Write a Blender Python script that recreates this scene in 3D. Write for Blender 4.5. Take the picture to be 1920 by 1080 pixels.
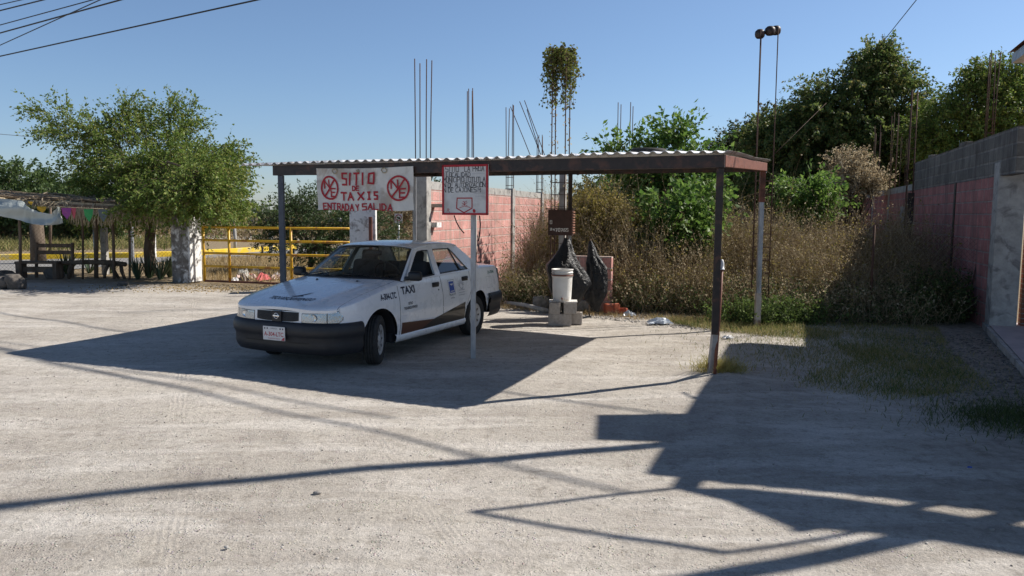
import bpy, bmesh, math, random
import numpy as np
from mathutils import Vector, Matrix
from mathutils.geometry import tessellate_polygon
PI = math.pi
for o in list(bpy.data.objects): bpy.data.objects.remove(o)
sc = bpy.context.scene
COL = sc.collection

# ------------------------------------------------------------------ camera
F, PITCH, CH, ROLL = 1443.3, 0.0968, 1.7587, -0.0061
cam = bpy.data.cameras.new('camera'); cam.sensor_width = 36.0; cam.lens = F/1920*36
cam.clip_start = .05; cam.clip_end = 3000
camo = bpy.data.objects.new('camera', cam); COL.objects.link(camo)
camo.matrix_world = Matrix.Translation((0, 0, CH)) @ Matrix.Rotation(PI/2-PITCH, 4, 'X') @ Matrix.Rotation(-ROLL, 4, 'Z')
sc.camera = camo
# ------------------------------------------------------------------ light
SUN = Vector((1.0981, .423, 1.0)).normalized()
el = math.asin(SUN.z); az = math.atan2(SUN.x, SUN.y)
w = bpy.data.worlds.new('World'); sc.world = w; w.use_nodes = True
nt = w.node_tree; sky = nt.nodes.new('ShaderNodeTexSky'); sky.sky_type = 'NISHITA'; sky.sun_disc = False
sky.sun_elevation = el; sky.sun_rotation = az; sky.air_density = 1.0; sky.dust_density = 0.3; sky.ozone_density = 4.0
sky.altitude = 0
bg = nt.nodes['Background']; bg.inputs['Strength'].default_value = .090
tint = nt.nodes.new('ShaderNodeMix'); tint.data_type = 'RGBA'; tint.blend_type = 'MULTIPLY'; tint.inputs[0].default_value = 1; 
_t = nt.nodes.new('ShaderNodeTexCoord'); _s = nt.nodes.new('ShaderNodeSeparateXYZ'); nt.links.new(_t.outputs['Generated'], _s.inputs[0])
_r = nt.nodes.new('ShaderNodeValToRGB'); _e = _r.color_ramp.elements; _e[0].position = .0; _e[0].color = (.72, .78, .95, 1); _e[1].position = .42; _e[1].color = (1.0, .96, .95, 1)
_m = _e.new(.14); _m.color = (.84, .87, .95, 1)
_z = _e.new(.75); _z.color = (.50, .50, .53, 1)  # zenith darkened above the view so the sky fills shadows less
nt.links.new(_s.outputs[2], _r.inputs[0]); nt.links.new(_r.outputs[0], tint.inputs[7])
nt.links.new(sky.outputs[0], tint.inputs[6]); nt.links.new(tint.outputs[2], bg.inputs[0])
sl = bpy.data.lights.new('sun', 'SUN'); sl.energy = 4.9; sl.angle = math.radians(.53); sl.color = (1, .94, .86)
so = bpy.data.objects.new('sun', sl); COL.objects.link(so); so.location = (20, 8, 20)
so.rotation_euler = (-SUN).to_track_quat('-Z', 'Y').to_euler()
sc.view_settings.view_transform = 'Standard'; sc.view_settings.look = 'None'; sc.view_settings.exposure = 0.48
sc.view_settings.gamma = 1
sc.render.engine = 'CYCLES'
sc.cycles.max_bounces = 6; sc.cycles.transparent_max_bounces = 12

# ------------------------------------------------------------------ helpers
def ray(x, y):
    u = (x-960)/F; v = (y-540)/F
    cr, sr = math.cos(ROLL), math.sin(ROLL)
    u, v = u*cr+v*sr, -u*sr+v*cr
    c, s = math.cos(PITCH), math.sin(PITCH)
    return Vector((u, c-v*s, -s-v*c))
def gp(x, y, z=0.):                     # photo pixel -> point at height z
    D = ray(x, y); t = (z-CH)/D.z; return Vector((D.x*t, D.y*t, z))
def at(x, y, Y):                        # photo pixel -> point at distance Y
    D = ray(x, y); t = Y/D.y; return Vector((D.x*t, Y, CH+D.z*t))
def R(a): return math.radians(a)

def tag(o, label=None, cat=None, group=None, kind=None):
    if label: o['label'] = label
    if cat: o['category'] = cat
    if group: o['group'] = group
    if kind: o['kind'] = kind
    return o
def empty(name, loc=(0, 0, 0), rz=0., label=None, cat=None, group=None):
    o = bpy.data.objects.new(name, None); COL.objects.link(o); o.location = loc; o.rotation_euler = (0, 0, rz)
    o.empty_display_size = .1
    return tag(o, label, cat, group)

class MB:
    def __init__(s): s.v = []; s.f = []; s.m = []; s.mi = 0; s.sm = []; s.smooth = False
    def add(s, vs, fs):
        n = len(s.v); s.v += [tuple(p) for p in vs]
        for f in fs: s.f.append(tuple(n+i for i in f)); s.m.append(s.mi); s.sm.append(s.smooth)
        return s
    def box(s, c, d, rz=0., M=None, bev=0.):
        x, y, z = d[0]/2, d[1]/2, d[2]/2
        if bev <= 0:
            vs = [(-x,-y,-z),(x,-y,-z),(x,y,-z),(-x,y,-z),(-x,-y,z),(x,-y,z),(x,y,z),(-x,y,z)]
            fs = [(0,3,2,1),(4,5,6,7),(0,1,5,4),(1,2,6,5),(2,3,7,6),(3,0,4,7)]
        else:
            b = min(bev, x*.9, y*.9, z*.9); bm = bmesh.new(); bmesh.ops.create_cube(bm, size=1)
            for v in bm.verts: v.co = Vector((v.co.x*2*x, v.co.y*2*y, v.co.z*2*z))
            bmesh.ops.bevel(bm, geom=list(bm.edges), offset=b, segments=2, affect='EDGES', profile=.5)
            bm.verts.index_update(); vs = [tuple(v.co) for v in bm.verts]; fs = [tuple(v.index for v in f.verts) for f in bm.faces]; bm.free()
        Mx = Matrix.Translation(c) @ (M.to_4x4() if M is not None else Matrix.Rotation(rz, 4, 'Z'))
        return s.add([Mx @ Vector(p) for p in vs], fs)
    def bar(s, a, b, w, h=None, up=(0, 0, 1), bev=0.):     # rectangular bar a->b
        a = Vector(a); b = Vector(b); h = h or w; d = b-a; L = d.length; z = d/L
        u = Vector(up); x = u.cross(z)
        if x.length < 1e-4: x = Vector((1, 0, 0)).cross(z)
        x.normalize(); y = z.cross(x)
        M = Matrix((x, y, z)).transposed()
        return s.box((a+b)/2, (w, h, L), M=M, bev=bev)
    def tube(s, pts, r, n=8, cap=True):
        pts = [Vector(p) for p in pts]; rs = r if hasattr(r, '__len__') else [r]*len(pts)
        N = len(s.v); ref = None; k = len(pts)
        for i, p in enumerate(pts):
            d = (pts[min(i+1, k-1)]-pts[max(i-1, 0)]).normalized()
            if ref is None:
                ref = Vector((0, 0, 1)).cross(d)
                if ref.length < .1: ref = Vector((1, 0, 0)).cross(d)
            x = (ref-d*ref.dot(d)).normalized(); ref = x; y = d.cross(x)
            for j in range(n):
                a = 2*PI*j/n; s.v.append(tuple(p+(x*math.cos(a)+y*math.sin(a))*rs[i]))
        fs = []
        for i in range(k-1):
            for j in range(n):
                a = N+i*n+j; b = N+i*n+(j+1) % n; fs.append((a, b, b+n, a+n))
        if cap: fs += [tuple(N+j for j in reversed(range(n))), tuple(N+(k-1)*n+j for j in range(n))]
        for f in fs: s.f.append(f); s.m.append(s.mi); s.sm.append(s.smooth)
        return s
    def lathe(s, prof, n=24, M=None, close=False):    # prof (r,z), about z
        N = len(s.v); M = M or Matrix.Identity(4); k = len(prof)
        for r, z in prof:
            for j in range(n):
                a = 2*PI*j/n; s.v.append(tuple(M @ Vector((r*math.cos(a), r*math.sin(a), z))))
        for i in range(k if close else k-1):
            for j in range(n):
                a = N+i*n+j; b = N+i*n+(j+1) % n; c = N+((i+1) % k)*n+(j+1) % n; d = N+((i+1) % k)*n+j
                s.f.append((a, b, c, d)); s.m.append(s.mi); s.sm.append(s.smooth)
        return s
    def grid(s, P, flip=False):                # P rows of points
        nr, nc = len(P), len(P[0]); N = len(s.v)
        for r in P: s.v += [tuple(p) for p in r]
        for i in range(nr-1):
            for j in range(nc-1):
                a = N+i*nc+j; f = (a, a+1, a+nc+1, a+nc)
                s.f.append(f[::-1] if flip else f); s.m.append(s.mi); s.sm.append(s.smooth)
        return s
    def prism(s, poly, fn, t0, t1):            # 2d polygon extruded: fn(u,v,t)
        n = len(poly); vs = [fn(u, v, t0) for u, v in poly]+[fn(u, v, t1) for u, v in poly]
        tri = tessellate_polygon([[Vector((u, v, 0)) for u, v in poly]])
        fs = [tuple(t) for t in tri]+[tuple(n+i for i in reversed(t)) for t in tri]+[(i, (i+1) % n, n+(i+1) % n, n+i) for i in range(n)]
        return s.add(vs, fs)
    def build(s, name, mats, parent=None, smooth=None, fix=False, loc=None):
        me = bpy.data.meshes.new(name); me.from_pydata(s.v, [], s.f)
        if not isinstance(mats, (list, tuple)): mats = [mats]
        for m in mats: me.materials.append(m)
        me.polygons.foreach_set('material_index', s.m)
        if smooth is None: me.polygons.foreach_set('use_smooth', s.sm)
        else: me.polygons.foreach_set('use_smooth', [smooth]*len(s.f))
        if fix:
            bm = bmesh.new(); bm.from_mesh(me); bmesh.ops.recalc_face_normals(bm, faces=bm.faces); bm.to_mesh(me); bm.free()
        if loc is not None:
            me.transform(Matrix.Translation(-Vector(loc)))
        me.update(); o = bpy.data.objects.new(name, me); COL.objects.link(o)
        if loc is not None: o.location = loc
        if parent: o.parent = parent
        return o
def autosmooth(o, ang=40):
    me = o.data; me.polygons.foreach_set('use_smooth', [True]*len(me.polygons))
    bm = bmesh.new(); bm.from_mesh(me); c = R(ang)
    for e in bm.edges:
        e.smooth = not (len(e.link_faces) == 2 and e.calc_face_angle(0) > c)
    bm.to_mesh(me); bm.free(); return o
def npmesh(name, V, Q, mats, mi=None, parent=None, smooth=False):
    me = bpy.data.meshes.new(name); V = np.asarray(V, np.float32); Q = np.asarray(Q, np.int32)
    me.vertices.add(len(V)); me.vertices.foreach_set('co', V.ravel())
    me.loops.add(Q.size); me.loops.foreach_set('vertex_index', Q.ravel())
    k = Q.shape[1]; me.polygons.add(len(Q)); me.polygons.foreach_set('loop_start', np.arange(len(Q), dtype=np.int32)*k)
    me.polygons.foreach_set('loop_total', np.full(len(Q), k, np.int32))
    for m in (mats if isinstance(mats, (list, tuple)) else [mats]): me.materials.append(m)
    if mi is not None: me.polygons.foreach_set('material_index', np.asarray(mi, np.int32))
    me.polygons.foreach_set('use_smooth', np.full(len(Q), smooth))
    me.update(calc_edges=True); me.validate()
    o = bpy.data.objects.new(name, me); COL.objects.link(o)
    if parent: o.parent = parent
    return o

# ------------------------------------------------------------------ materials
def mat(name, col=(.5, .5, .5), rough=.7, metal=0., spec=.5, coat=0., fn=None):
    m = bpy.data.materials.new(name); m.use_nodes = True; n = m.node_tree; b = n.nodes['Principled BSDF']
    b.inputs['Base Color'].default_value = (*col, 1); b.inputs['Roughness'].default_value = rough
    b.inputs['Metallic'].default_value = metal; b.inputs['Specular IOR Level'].default_value = spec
    b.inputs['Coat Weight'].default_value = coat
    if fn: fn(n, b)
    return m
def nd(n, t, **k):
    x = n.nodes.new(t)
    for a, v in k.items():
        if a.startswith('i_'): x.inputs[a[2:].replace('_', ' ')].default_value = v
        else: setattr(x, a, v)
    return x
def coords(n, scale=(1, 1, 1), kind='Object', rot=(0, 0, 0)):
    t = n.nodes.new('ShaderNodeTexCoord'); m = n.nodes.new('ShaderNodeMapping'); m.inputs['Scale'].default_value = scale
    m.inputs['Rotation'].default_value = rot
    n.links.new(t.outputs[kind], m.inputs[0]); return m.outputs[0]
def noise(n, vec, scale, detail=6, rough=.6, dist=0.):
    x = n.nodes.new('ShaderNodeTexNoise'); x.inputs['Scale'].default_value = scale; x.inputs['Detail'].default_value = detail
    x.inputs['Roughness'].default_value = rough; x.inputs['Distortion'].default_value = dist
    if vec: n.links.new(vec, x.inputs['Vector'])
    return x.outputs['Fac']
def ramp(n, fac, stops, interp='LINEAR'):
    r = n.nodes.new('ShaderNodeValToRGB'); e = r.color_ramp; e.interpolation = interp
    while len(e.elements) < len(stops): e.elements.new(.5)
    for q, (p, c) in zip(e.elements, stops): q.position = p; q.color = (*c, 1) if len(c) == 3 else c
    n.links.new(fac, r.inputs[0]); return r.outputs[0]
def mix(n, fac, a, b, mode='MIX'):
    x = n.nodes.new('ShaderNodeMix'); x.data_type = 'RGBA'; x.blend_type = mode
    for k, v in ((0, fac), (6, a), (7, b)):
        if hasattr(v, 'is_linked') or hasattr(v, 'links'): n.links.new(v, x.inputs[k])
        else: x.inputs[k].default_value = v if k == 0 else (*v, 1)
    return x.outputs[2]
def mth(n, op, a, b=0., clamp=False):
    x = n.nodes.new('ShaderNodeMath'); x.operation = op; x.use_clamp = clamp
    for k, v in ((0, a), (1, b)):
        if hasattr(v, 'links'): n.links.new(v, x.inputs[k])
        else: x.inputs[k].default_value = v
    return x.outputs[0]
def bump(n, b, h, strength=.4, dist=.02, prev=None):
    x = n.nodes.new('ShaderNodeBump'); x.inputs['Strength'].default_value = strength; x.inputs['Distance'].default_value = dist
    n.links.new(h, x.inputs['Height'])
    if prev: n.links.new(prev, x.inputs['Normal'])
    if b is not None: n.links.new(x.outputs[0], b.inputs['Normal'])
    return x.outputs[0]
def setc(n, b, c): n.links.new(c, b.inputs['Base Color'])
def varied(name, c1, c2, scale=6, rough=.85, metal=0., bs=.3, bd=.01, c3=None, stretch=(1, 1, 1), spec=.4, detail=8, lo=.35, hi=.65, coat=0.):
    def fn(n, b):
        v = coords(n, stretch); f = noise(n, v, scale, detail, .65)
        st = [(lo, c1), (hi, c2)]
        c = ramp(n, f, st)
        if c3:
            f2 = noise(n, v, scale*.37+1.3, 4, .6, .5); c = mix(n, ramp(n, f2, [(.52, (0, 0, 0)), (.64, (1, 1, 1))]), c, c3)
        setc(n, b, c)
        if bs: bump(n, b, noise(n, v, scale*3, 6, .7), bs, bd)
    return mat(name, c1, rough, metal, spec, coat, fn)

def ground_fn(n, b):
    v = coords(n)
    big = noise(n, v, .35, 4, .55, .3); mid = noise(n, v, 2.2, 6, .65); fine = noise(n, v, 38, 5, .75); grit = noise(n, v, 140, 3, .8)
    c = ramp(n, big, [(.32, (.31, .275, .24)), (.66, (.555, .51, .455))])
    c = mix(n, ramp(n, mid, [(.35, (.0, .0, .0)), (.7, (.7, .7, .7))]), c, (.54, .50, .435))
    st = noise(n, coords(n, (.35, 1.6, 1), rot=(0, 0, .35)), 1.4, 8, .7, .4)     # scraped pale dust bands
    c = mix(n, ramp(n, st, [(.47, (0, 0, 0)), (.64, (.8, .8, .8))]), c, (.66, .62, .565))
    dk = noise(n, v, 9, 7, .75)
    c = mix(n, ramp(n, dk, [(.3, (.6, .6, .6)), (.5, (0, 0, 0))]), c, (.21, .185, .15))
    vo = nd(n, 'ShaderNodeTexVoronoi', i_Scale=46.); n.links.new(v, vo.inputs['Vector'])
    peb = ramp(n, vo.outputs['Distance'], [(.12, (1, 1, 1)), (.32, (0, 0, 0))])
    pm = mth(n, 'MULTIPLY', peb, ramp(n, noise(n, v, 5, 4, .6), [(.45, (0, 0, 0)), (.6, (1, 1, 1))]))
    c = mix(n, mth(n, 'MULTIPLY', pm, .5), c, mix(n, .6, vo.outputs['Color'], (.45, .42, .38)))
    c = mix(n, .5, c, ramp(n, grit, [(.3, (.5, .5, .5)), (.7, (1.25, 1.25, 1.25))]), 'MULTIPLY')
    c = mix(n, .6, c, ramp(n, fine, [(.3, (.62, .62, .62)), (.68, (1.2, 1.19, 1.17))]), 'MULTIPLY')
    # bare soil and old asphalt gravel beside the brick wall, greyer
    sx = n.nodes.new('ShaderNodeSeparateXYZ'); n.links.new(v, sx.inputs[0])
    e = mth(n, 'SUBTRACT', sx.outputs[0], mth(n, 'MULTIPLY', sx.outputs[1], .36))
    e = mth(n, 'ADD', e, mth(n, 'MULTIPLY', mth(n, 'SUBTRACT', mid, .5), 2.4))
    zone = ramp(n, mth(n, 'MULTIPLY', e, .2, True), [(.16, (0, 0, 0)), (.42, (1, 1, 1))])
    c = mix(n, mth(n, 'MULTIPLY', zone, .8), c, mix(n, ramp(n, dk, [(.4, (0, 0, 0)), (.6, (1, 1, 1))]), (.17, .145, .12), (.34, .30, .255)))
    fy = mth(n, 'ADD', mth(n, 'SUBTRACT', sx.outputs[1], 13.0), mth(n, 'ADD', mth(n, 'MULTIPLY', sx.outputs[0], .36), mth(n, 'MULTIPLY', mth(n, 'SUBTRACT', mid, .5), 3.)))
    far = ramp(n, mth(n, 'MULTIPLY', fy, .2, True), [(.25, (0, 0, 0)), (.6, (1, 1, 1))])
    c = mix(n, far, c, mix(n, ramp(n, dk, [(.4, (0, 0, 0)), (.6, (1, 1, 1))]), (.16, .12, .075), (.34, .27, .17)))
    # tyre tracks pressed into the dust
    TR = None
    for (qa, qb, qc) in ((.60, .80, -5.6), (.60, .80, -7.05), (-.35, .94, -5.0), (-.30, .95, -6.5), (.93, .37, -1.2), (.93, .37, .25), (.1, .995, -4.6)):
        dd = mth(n, 'ADD', mth(n, 'ADD', mth(n, 'MULTIPLY', sx.outputs[0], qa), mth(n, 'MULTIPLY', sx.outputs[1], qb)), mth(n, 'ADD', mth(n, 'MULTIPLY', big, .3), qc-.15))
        mk = ramp(n, mth(n, 'MULTIPLY', mth(n, 'ABSOLUTE', dd), 5.), [(.30, (1, 1, 1)), (.55, (0, 0, 0))])
        al = mth(n, 'ADD', mth(n, 'MULTIPLY', sx.outputs[0], -qb), mth(n, 'MULTIPLY', sx.outputs[1], qa))
        tread = mth(n, 'ADD', mth(n, 'MULTIPLY', mth(n, 'SINE', mth(n, 'MULTIPLY', al, 95.)), .25), mth(n, 'SINE', mth(n, 'MULTIPLY', dd, 150.)))
        q = mth(n, 'MULTIPLY', mk, mth(n, 'MULTIPLY', mth(n, 'ADD', tread, -1.2), .5)); TR = q if TR is None else mth(n, 'ADD', TR, q)
    TR = mth(n, 'MULTIPLY', TR, ramp(n, noise(n, v, .9, 3, .5), [(.48, (0, 0, 0)), (.62, (1, 1, 1))]))
    c = mix(n, mth(n, 'MULTIPLY', TR, -.10, True), c, (.25, .22, .185))
    setc(n, b, c)
    h = mth(n, 'ADD', mth(n, 'ADD', mth(n, 'MULTIPLY', mid, 1.2), mth(n, 'MULTIPLY', TR, .07)), mth(n, 'ADD', mth(n, 'MULTIPLY', fine, .35), mth(n, 'ADD', mth(n, 'MULTIPLY', pm, .25), mth(n, 'MULTIPLY', grit, .14))))
    bump(n, b, h, 1., .028)
M = {}
M['ground'] = mat('dirt', rough=.97, spec=.15, fn=ground_fn)
M['asphalt'] = varied('asphalt', (.20, .195, .185), (.27, .26, .245), 30, .95, bs=.3)
M['track'] = varied('pale_dirt_road', (.42, .39, .34), (.52, .48, .42), 3, .95, bs=.3)
M['yellow'] = varied('yellow_kerb_paint', (.66, .43, .015), (.78, .55, .04), 5, .7, c3=(.55, .45, .2), bs=.1)
M['gateyellow'] = varied('gate_yellow', (.60, .33, .012), (.70, .42, .02), 9, .45, c3=(.35, .14, .03), bs=.1, spec=.5, lo=.3, hi=.7)
M['rustbrown'] = varied('brown_painted_steel', (.16, .055, .035), (.22, .085, .055), 12, .6, c3=(.10, .04, .025), bs=.15, bd=.004)
M['darkbrown'] = varied('shaded_brown_paint', (.045, .022, .017), (.075, .035, .027), 9, .6, bs=.1)  # meter box brown, darkened to hold the shade on its front
M['darksteel'] = varied('dark_painted_steel', (.020, .015, .014), (.038, .027, .023), 14, .5, c3=(.085, .04, .028), bs=.15, bd=.004)
M['galv'] = varied('galvanised_steel', (.30, .31, .33), (.46, .47, .48), 18, .45, metal=.6, c3=(.25, .22, .19), stretch=(1, 1, .25), bs=.08, bd=.004)
M['sheet'] = varied('galvanised_sheet', (.62, .62, .62), (.78, .78, .77), 5, .42, metal=.35, c3=(.42, .36, .30), bs=.08, bd=.004)
M['rust'] = varied('rusty_rebar', (.06, .032, .024), (.115, .06, .042), 30, .9, bs=.3, bd=.003)
M['concrete'] = varied('raw_concrete', (.30, .29, .27), (.44, .42, .39), 7, .92, c3=(.20, .19, .18), bs=.5, bd=.008)
M['cinder'] = varied('cinder_block', (.30, .27, .24), (.42, .38, .34), 22, .95, bs=.8, bd=.01)
M['stone'] = varied('grey_stone', (.20, .19, .17), (.36, .33, .30), 12, .95, bs=.7, bd=.02)
M['darkstone'] = varied('dark_stone', (.09, .08, .07), (.17, .15, .13), 12, .95, bs=.7, bd=.02)
M['whitewash'] = varied('flaking_whitewash', (.70, .70, .68), (.80, .80, .78), 10, .9, bs=.5, bd=.01, c3=(.30, .28, .26))
M['peeled'] = varied('peeled_plaster', (.13, .115, .10), (.26, .24, .22), 9, .95, bs=.7, bd=.02, c3=(.66, .65, .63))
M['bark'] = varied('bark', (.09, .065, .045), (.17, .13, .095), 12, .95, bs=.9, bd=.02, stretch=(1, 1, .2))
M['pole'] = varied('weathered_wood', (.10, .07, .05), (.20, .15, .11), 10, .9, bs=.6, bd=.01, stretch=(1, 1, .15))
M['stick'] = varied('dry_sticks', (.16, .12, .085), (.36, .29, .21), 20, .95, bs=.4, bd=.01)
M['straw'] = varied('dry_palm', (.34, .27, .17), (.52, .43, .29), 16, .95, bs=.3, bd=.01)
M['black'] = mat('black_plastic_trim', (.012, .012, .013), .5)
M['rubber'] = varied('tyre_rubber', (.022, .022, .022), (.045, .043, .04), 30, .85, bs=.2, bd=.003)
M['bag'] = mat('black_bag_plastic', (.007, .008, .010), .38, spec=.4, fn=lambda n, b: bump(n, b, noise(n, coords(n), 11, 6, .65, 1.2), .9, .035))
M['plasticw'] = varied('dirty_white_plastic', (.72, .70, .66), (.80, .79, .76), 8, .45, c3=(.5, .44, .38), bs=0, lo=.3, hi=.7)
M['tarp'] = mat('pale_plastic_tarp', (.42, .46, .44), .45, fn=lambda n, b: bump(n, b, noise(n, coords(n), 9, 5, .6), .6, .04))
M['red'] = mat('red_sign_paint', (.40, .015, .025), .7)
M['blackpaint'] = mat('black_letter_paint', (.02, .02, .025), .7)
M['faded'] = mat('faded_pen', (.45, .45, .47), .8)

def block_fn(c1, c2, mortar, bw=.40, bh=.20, ms=.014, dirt=(.2, .15, .12), axis=0):
    def fn(n, b):
        # blocks run along the wall: object X = along, Z = up, already in wall space
        t = n.nodes.new('ShaderNodeTexCoord'); sp = n.nodes.new('ShaderNodeSeparateXYZ'); n.links.new(t.outputs['Object'], sp.inputs[0])
        cb = n.nodes.new('ShaderNodeCombineXYZ'); n.links.new(mth(n, 'ADD', sp.outputs[0], sp.outputs[1]), cb.inputs[0]); n.links.new(sp.outputs[2], cb.inputs[1])
        br = n.nodes.new('ShaderNodeTexBrick'); br.inputs['Scale'].default_value = 1; br.inputs['Brick Width'].default_value = bw
        br.inputs['Row Height'].default_value = bh; br.inputs['Mortar Size'].default_value = ms; br.inputs['Mortar Smooth'].default_value = .35
        br.inputs['Color1'].default_value = (*c1, 1); br.inputs['Color2'].default_value = (*c2, 1); br.inputs['Mortar'].default_value = (*mortar, 1)
        v = t.outputs['Object']; wob = n.nodes.new('ShaderNodeVectorMath'); wob.operation = 'MULTIPLY_ADD'
        nz = n.nodes.new('ShaderNodeTexNoise'); nz.inputs['Scale'].default_value = 7; n.links.new(v, nz.inputs['Vector'])
        n.links.new(nz.outputs['Color'], wob.inputs[0]); wob.inputs[1].default_value = (.02, .02, 0); n.links.new(cb.outputs[0], wob.inputs[2])
        n.links.new(wob.outputs[0], br.inputs['Vector'])
        c = br.outputs['Color']
        f = noise(n, v, 2.6, 9, .72); c = mix(n, .85, c, ramp(n, f, [(.3, (.55, .54, .54)), (.7, (1.18, 1.17, 1.15))]), 'MULTIPLY')
        f2 = noise(n, v, 26, 5, .75); c = mix(n, .5, c, ramp(n, f2, [(.3, (.65, .65, .65)), (.6, (1.1, 1.1, 1.1))]), 'MULTIPLY')
        run = noise(n, coords(n, (4, 4, .5)), 1.6, 6, .7)
        c = mix(n, ramp(n, run, [(.46, (0, 0, 0)), (.66, (.75, .75, .75))]), c, dirt)
        setc(n, b, c)
        h = mth(n, 'ADD', mth(n, 'MULTIPLY', br.outputs['Fac'], -1.), mth(n, 'MULTIPLY', f2, .6)); bump(n, b, h, .9, .02)
    return fn
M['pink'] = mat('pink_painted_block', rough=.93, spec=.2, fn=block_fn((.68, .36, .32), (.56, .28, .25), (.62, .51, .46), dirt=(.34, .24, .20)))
M['pinkdark'] = mat('shaded_pink_block', rough=.93, spec=.2, fn=block_fn((.53, .24, .225), (.42, .185, .175), (.42, .33, .31), dirt=(.20, .13, .12)))  # darker copy of the pink block, the wall's shade put into its colour
M['greyblock'] = mat('bare_grey_block', rough=.95, spec=.2, fn=block_fn((.25, .235, .21), (.17, .16, .145), (.31, .29, .265), dirt=(.07, .06, .055), ms=.02))
M['farblock'] = mat('far_grey_block', rough=.95, spec=.2, fn=block_fn((.34, .33, .32), (.29, .285, .28), (.42, .41, .40), dirt=(.2, .19, .18), ms=.02))
M['redbrick'] = mat('red_clay_brick', rough=.93, spec=.2, fn=block_fn((.34, .12, .07), (.26, .085, .05), (.38, .33, .28), bw=.24, bh=.075, ms=.01))

def leafmat(name, cols, rough=.55, trans=.35):
    m = bpy.data.materials.new(name); m.use_nodes = True; n = m.node_tree; b = n.nodes['Principled BSDF']; out = n.nodes['Material Output']
    g = n.nodes.new('ShaderNodeNewGeometry'); f = g.outputs['Random Per Island']
    v = coords(n); nz = noise(n, v, 1.1, 3, .6)
    ff = mth(n, 'ADD', mth(n, 'MULTIPLY', f, .55), mth(n, 'MULTIPLY', nz, .5), True)
    k = len(cols); c = ramp(n, ff, [(.12+.72*i/(k-1), q) for i, q in enumerate(cols)])
    setc(n, b, c); b.inputs['Roughness'].default_value = rough; b.inputs['Specular IOR Level'].default_value = .35
    tr = n.nodes.new('ShaderNodeBsdfTranslucent'); n.links.new(c, tr.inputs[0])
    mx = n.nodes.new('ShaderNodeMixShader'); mx.inputs[0].default_value = trans
    n.links.new(b.outputs[0], mx.inputs[1]); n.links.new(tr.outputs[0], mx.inputs[2]); n.links.new(mx.outputs[0], out.inputs[0])
    return m
M['leaf_olive'] = leafmat('olive_leaves', [(.06, .105, .02), (.12, .19, .035), (.19, .26, .05), (.28, .27, .075)], trans=.42)
M['leaf_dark'] = leafmat('dark_leaves', [(.02, .04, .015), (.045, .075, .022), (.08, .12, .035), (.17, .12, .05)])
M['leaf_vine'] = leafmat('vine_leaves', [(.035, .065, .022), (.085, .135, .036), (.16, .215, .055), (.27, .22, .08)], trans=.45)
M['leaf_bright'] = leafmat('bright_leaves', [(.05, .11, .022), (.095, .18, .035), (.15, .25, .05), (.24, .34, .08)], trans=.45)
M['leaf_far'] = leafmat('far_leaves', [(.05, .09, .03), (.08, .13, .04), (.12, .17, .05)])
M['leaf_blue'] = leafmat('feathery_leaves', [(.03, .055, .02), (.06, .10, .035), (.10, .15, .05)])
M['dry'] = leafmat('dry_weed', [(.15, .105, .06), (.29, .22, .13), (.45, .365, .235), (.60, .52, .36)], .9, .38)
M['dryyellow'] = leafmat('yellowing_weed', [(.10, .10, .03), (.18, .16, .04), (.32, .26, .06), (.42, .33, .16)], .9, .35)
M['undergrowth'] = leafmat('undergrowth', [(.03, .05, .015), (.07, .10, .03), (.12, .15, .05)], .8, .3)
M['freshweed'] = leafmat('fresh_weed', [(.06, .10, .025), (.11, .17, .04), (.17, .22, .06)], .8, .35)
M['tuft'] = leafmat('grass_tuft', [(.20, .20, .05), (.34, .30, .09), (.48, .40, .16)], .9, .35)
M['grass'] = leafmat('grass', [(.06, .11, .025), (.11, .15, .04), (.30, .26, .10), (.40, .33, .16)], .8, .35)
M['drygrass'] = leafmat('dry_grass', [(.24, .17, .08), (.38, .28, .14), (.50, .39, .21)], .9, .3)
M['agave'] = leafmat('agave_leaf', [(.04, .07, .04), (.07, .11, .06), (.11, .15, .08)], .5, .1)
M['vineleafdry'] = leafmat('dry_vine', [(.06, .05, .02), (.13, .10, .03), (.14, .17, .035), (.24, .26, .05)], .8, .35)

def paint_fn(n, b):
    v = coords(n); f = noise(n, v, 3.5, 6, .65)
    setc(n, b, ramp(n, f, [(.3, (.78, .79, .80)), (.65, (.86, .87, .88))]))
    n.links.new(ramp(n, noise(n, v, 6, 5, .6), [(.3, (.22, .22, .22)), (.7, (.36, .36, .36))]), b.inputs['Roughness'])
M['paint'] = mat('white_car_paint', (.74, .75, .76), .28, coat=.6, fn=paint_fn)
M['bumper'] = varied('dark_grey_bumper', (.017, .018, .021), (.026, .027, .031), 10, .5, bs=.1, bd=.002)
M['interior'] = mat('car_interior', (.022, .022, .024), .85)
M['seat'] = mat('seat_cloth', (.035, .036, .04), .95)
M['silver'] = varied('hubcap_silver', (.42, .42, .42), (.58, .58, .58), 9, .45, metal=.3, bs=0)
M['chrome'] = mat('chrome', (.7, .7, .72), .12, 1.)
M['lampback'] = mat('lamp_reflector', (.40, .42, .46), .18, .9, fn=lambda n, b: bump(n, b, noise(n, coords(n, (1, 6, 2)), 14, 2, .5), .3, .01))
M['amber'] = mat('amber', (.6, .2, .03), .3)
M['taillight'] = mat('tail_lamp', (.35, .01, .01), .2, coat=.5)
M['brownstripe'] = mat('brown_stripe', (.10, .035, .018), .4, coat=.4)
M['blackstripe'] = mat('black_stripe', (.015, .014, .014), .4, coat=.4)
M['bluelogo'] = mat('blue_logo', (.03, .08, .35), .4)
M['greylogo'] = mat('grey_logo', (.30, .31, .34), .5)
M['green'] = mat('green_letters', (.03, .14, .10), .5)
M['navy'] = mat('navy_letters', (.015, .02, .045), .45)
M['platered'] = mat('plate_red', (.45, .05, .07), .5)
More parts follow.
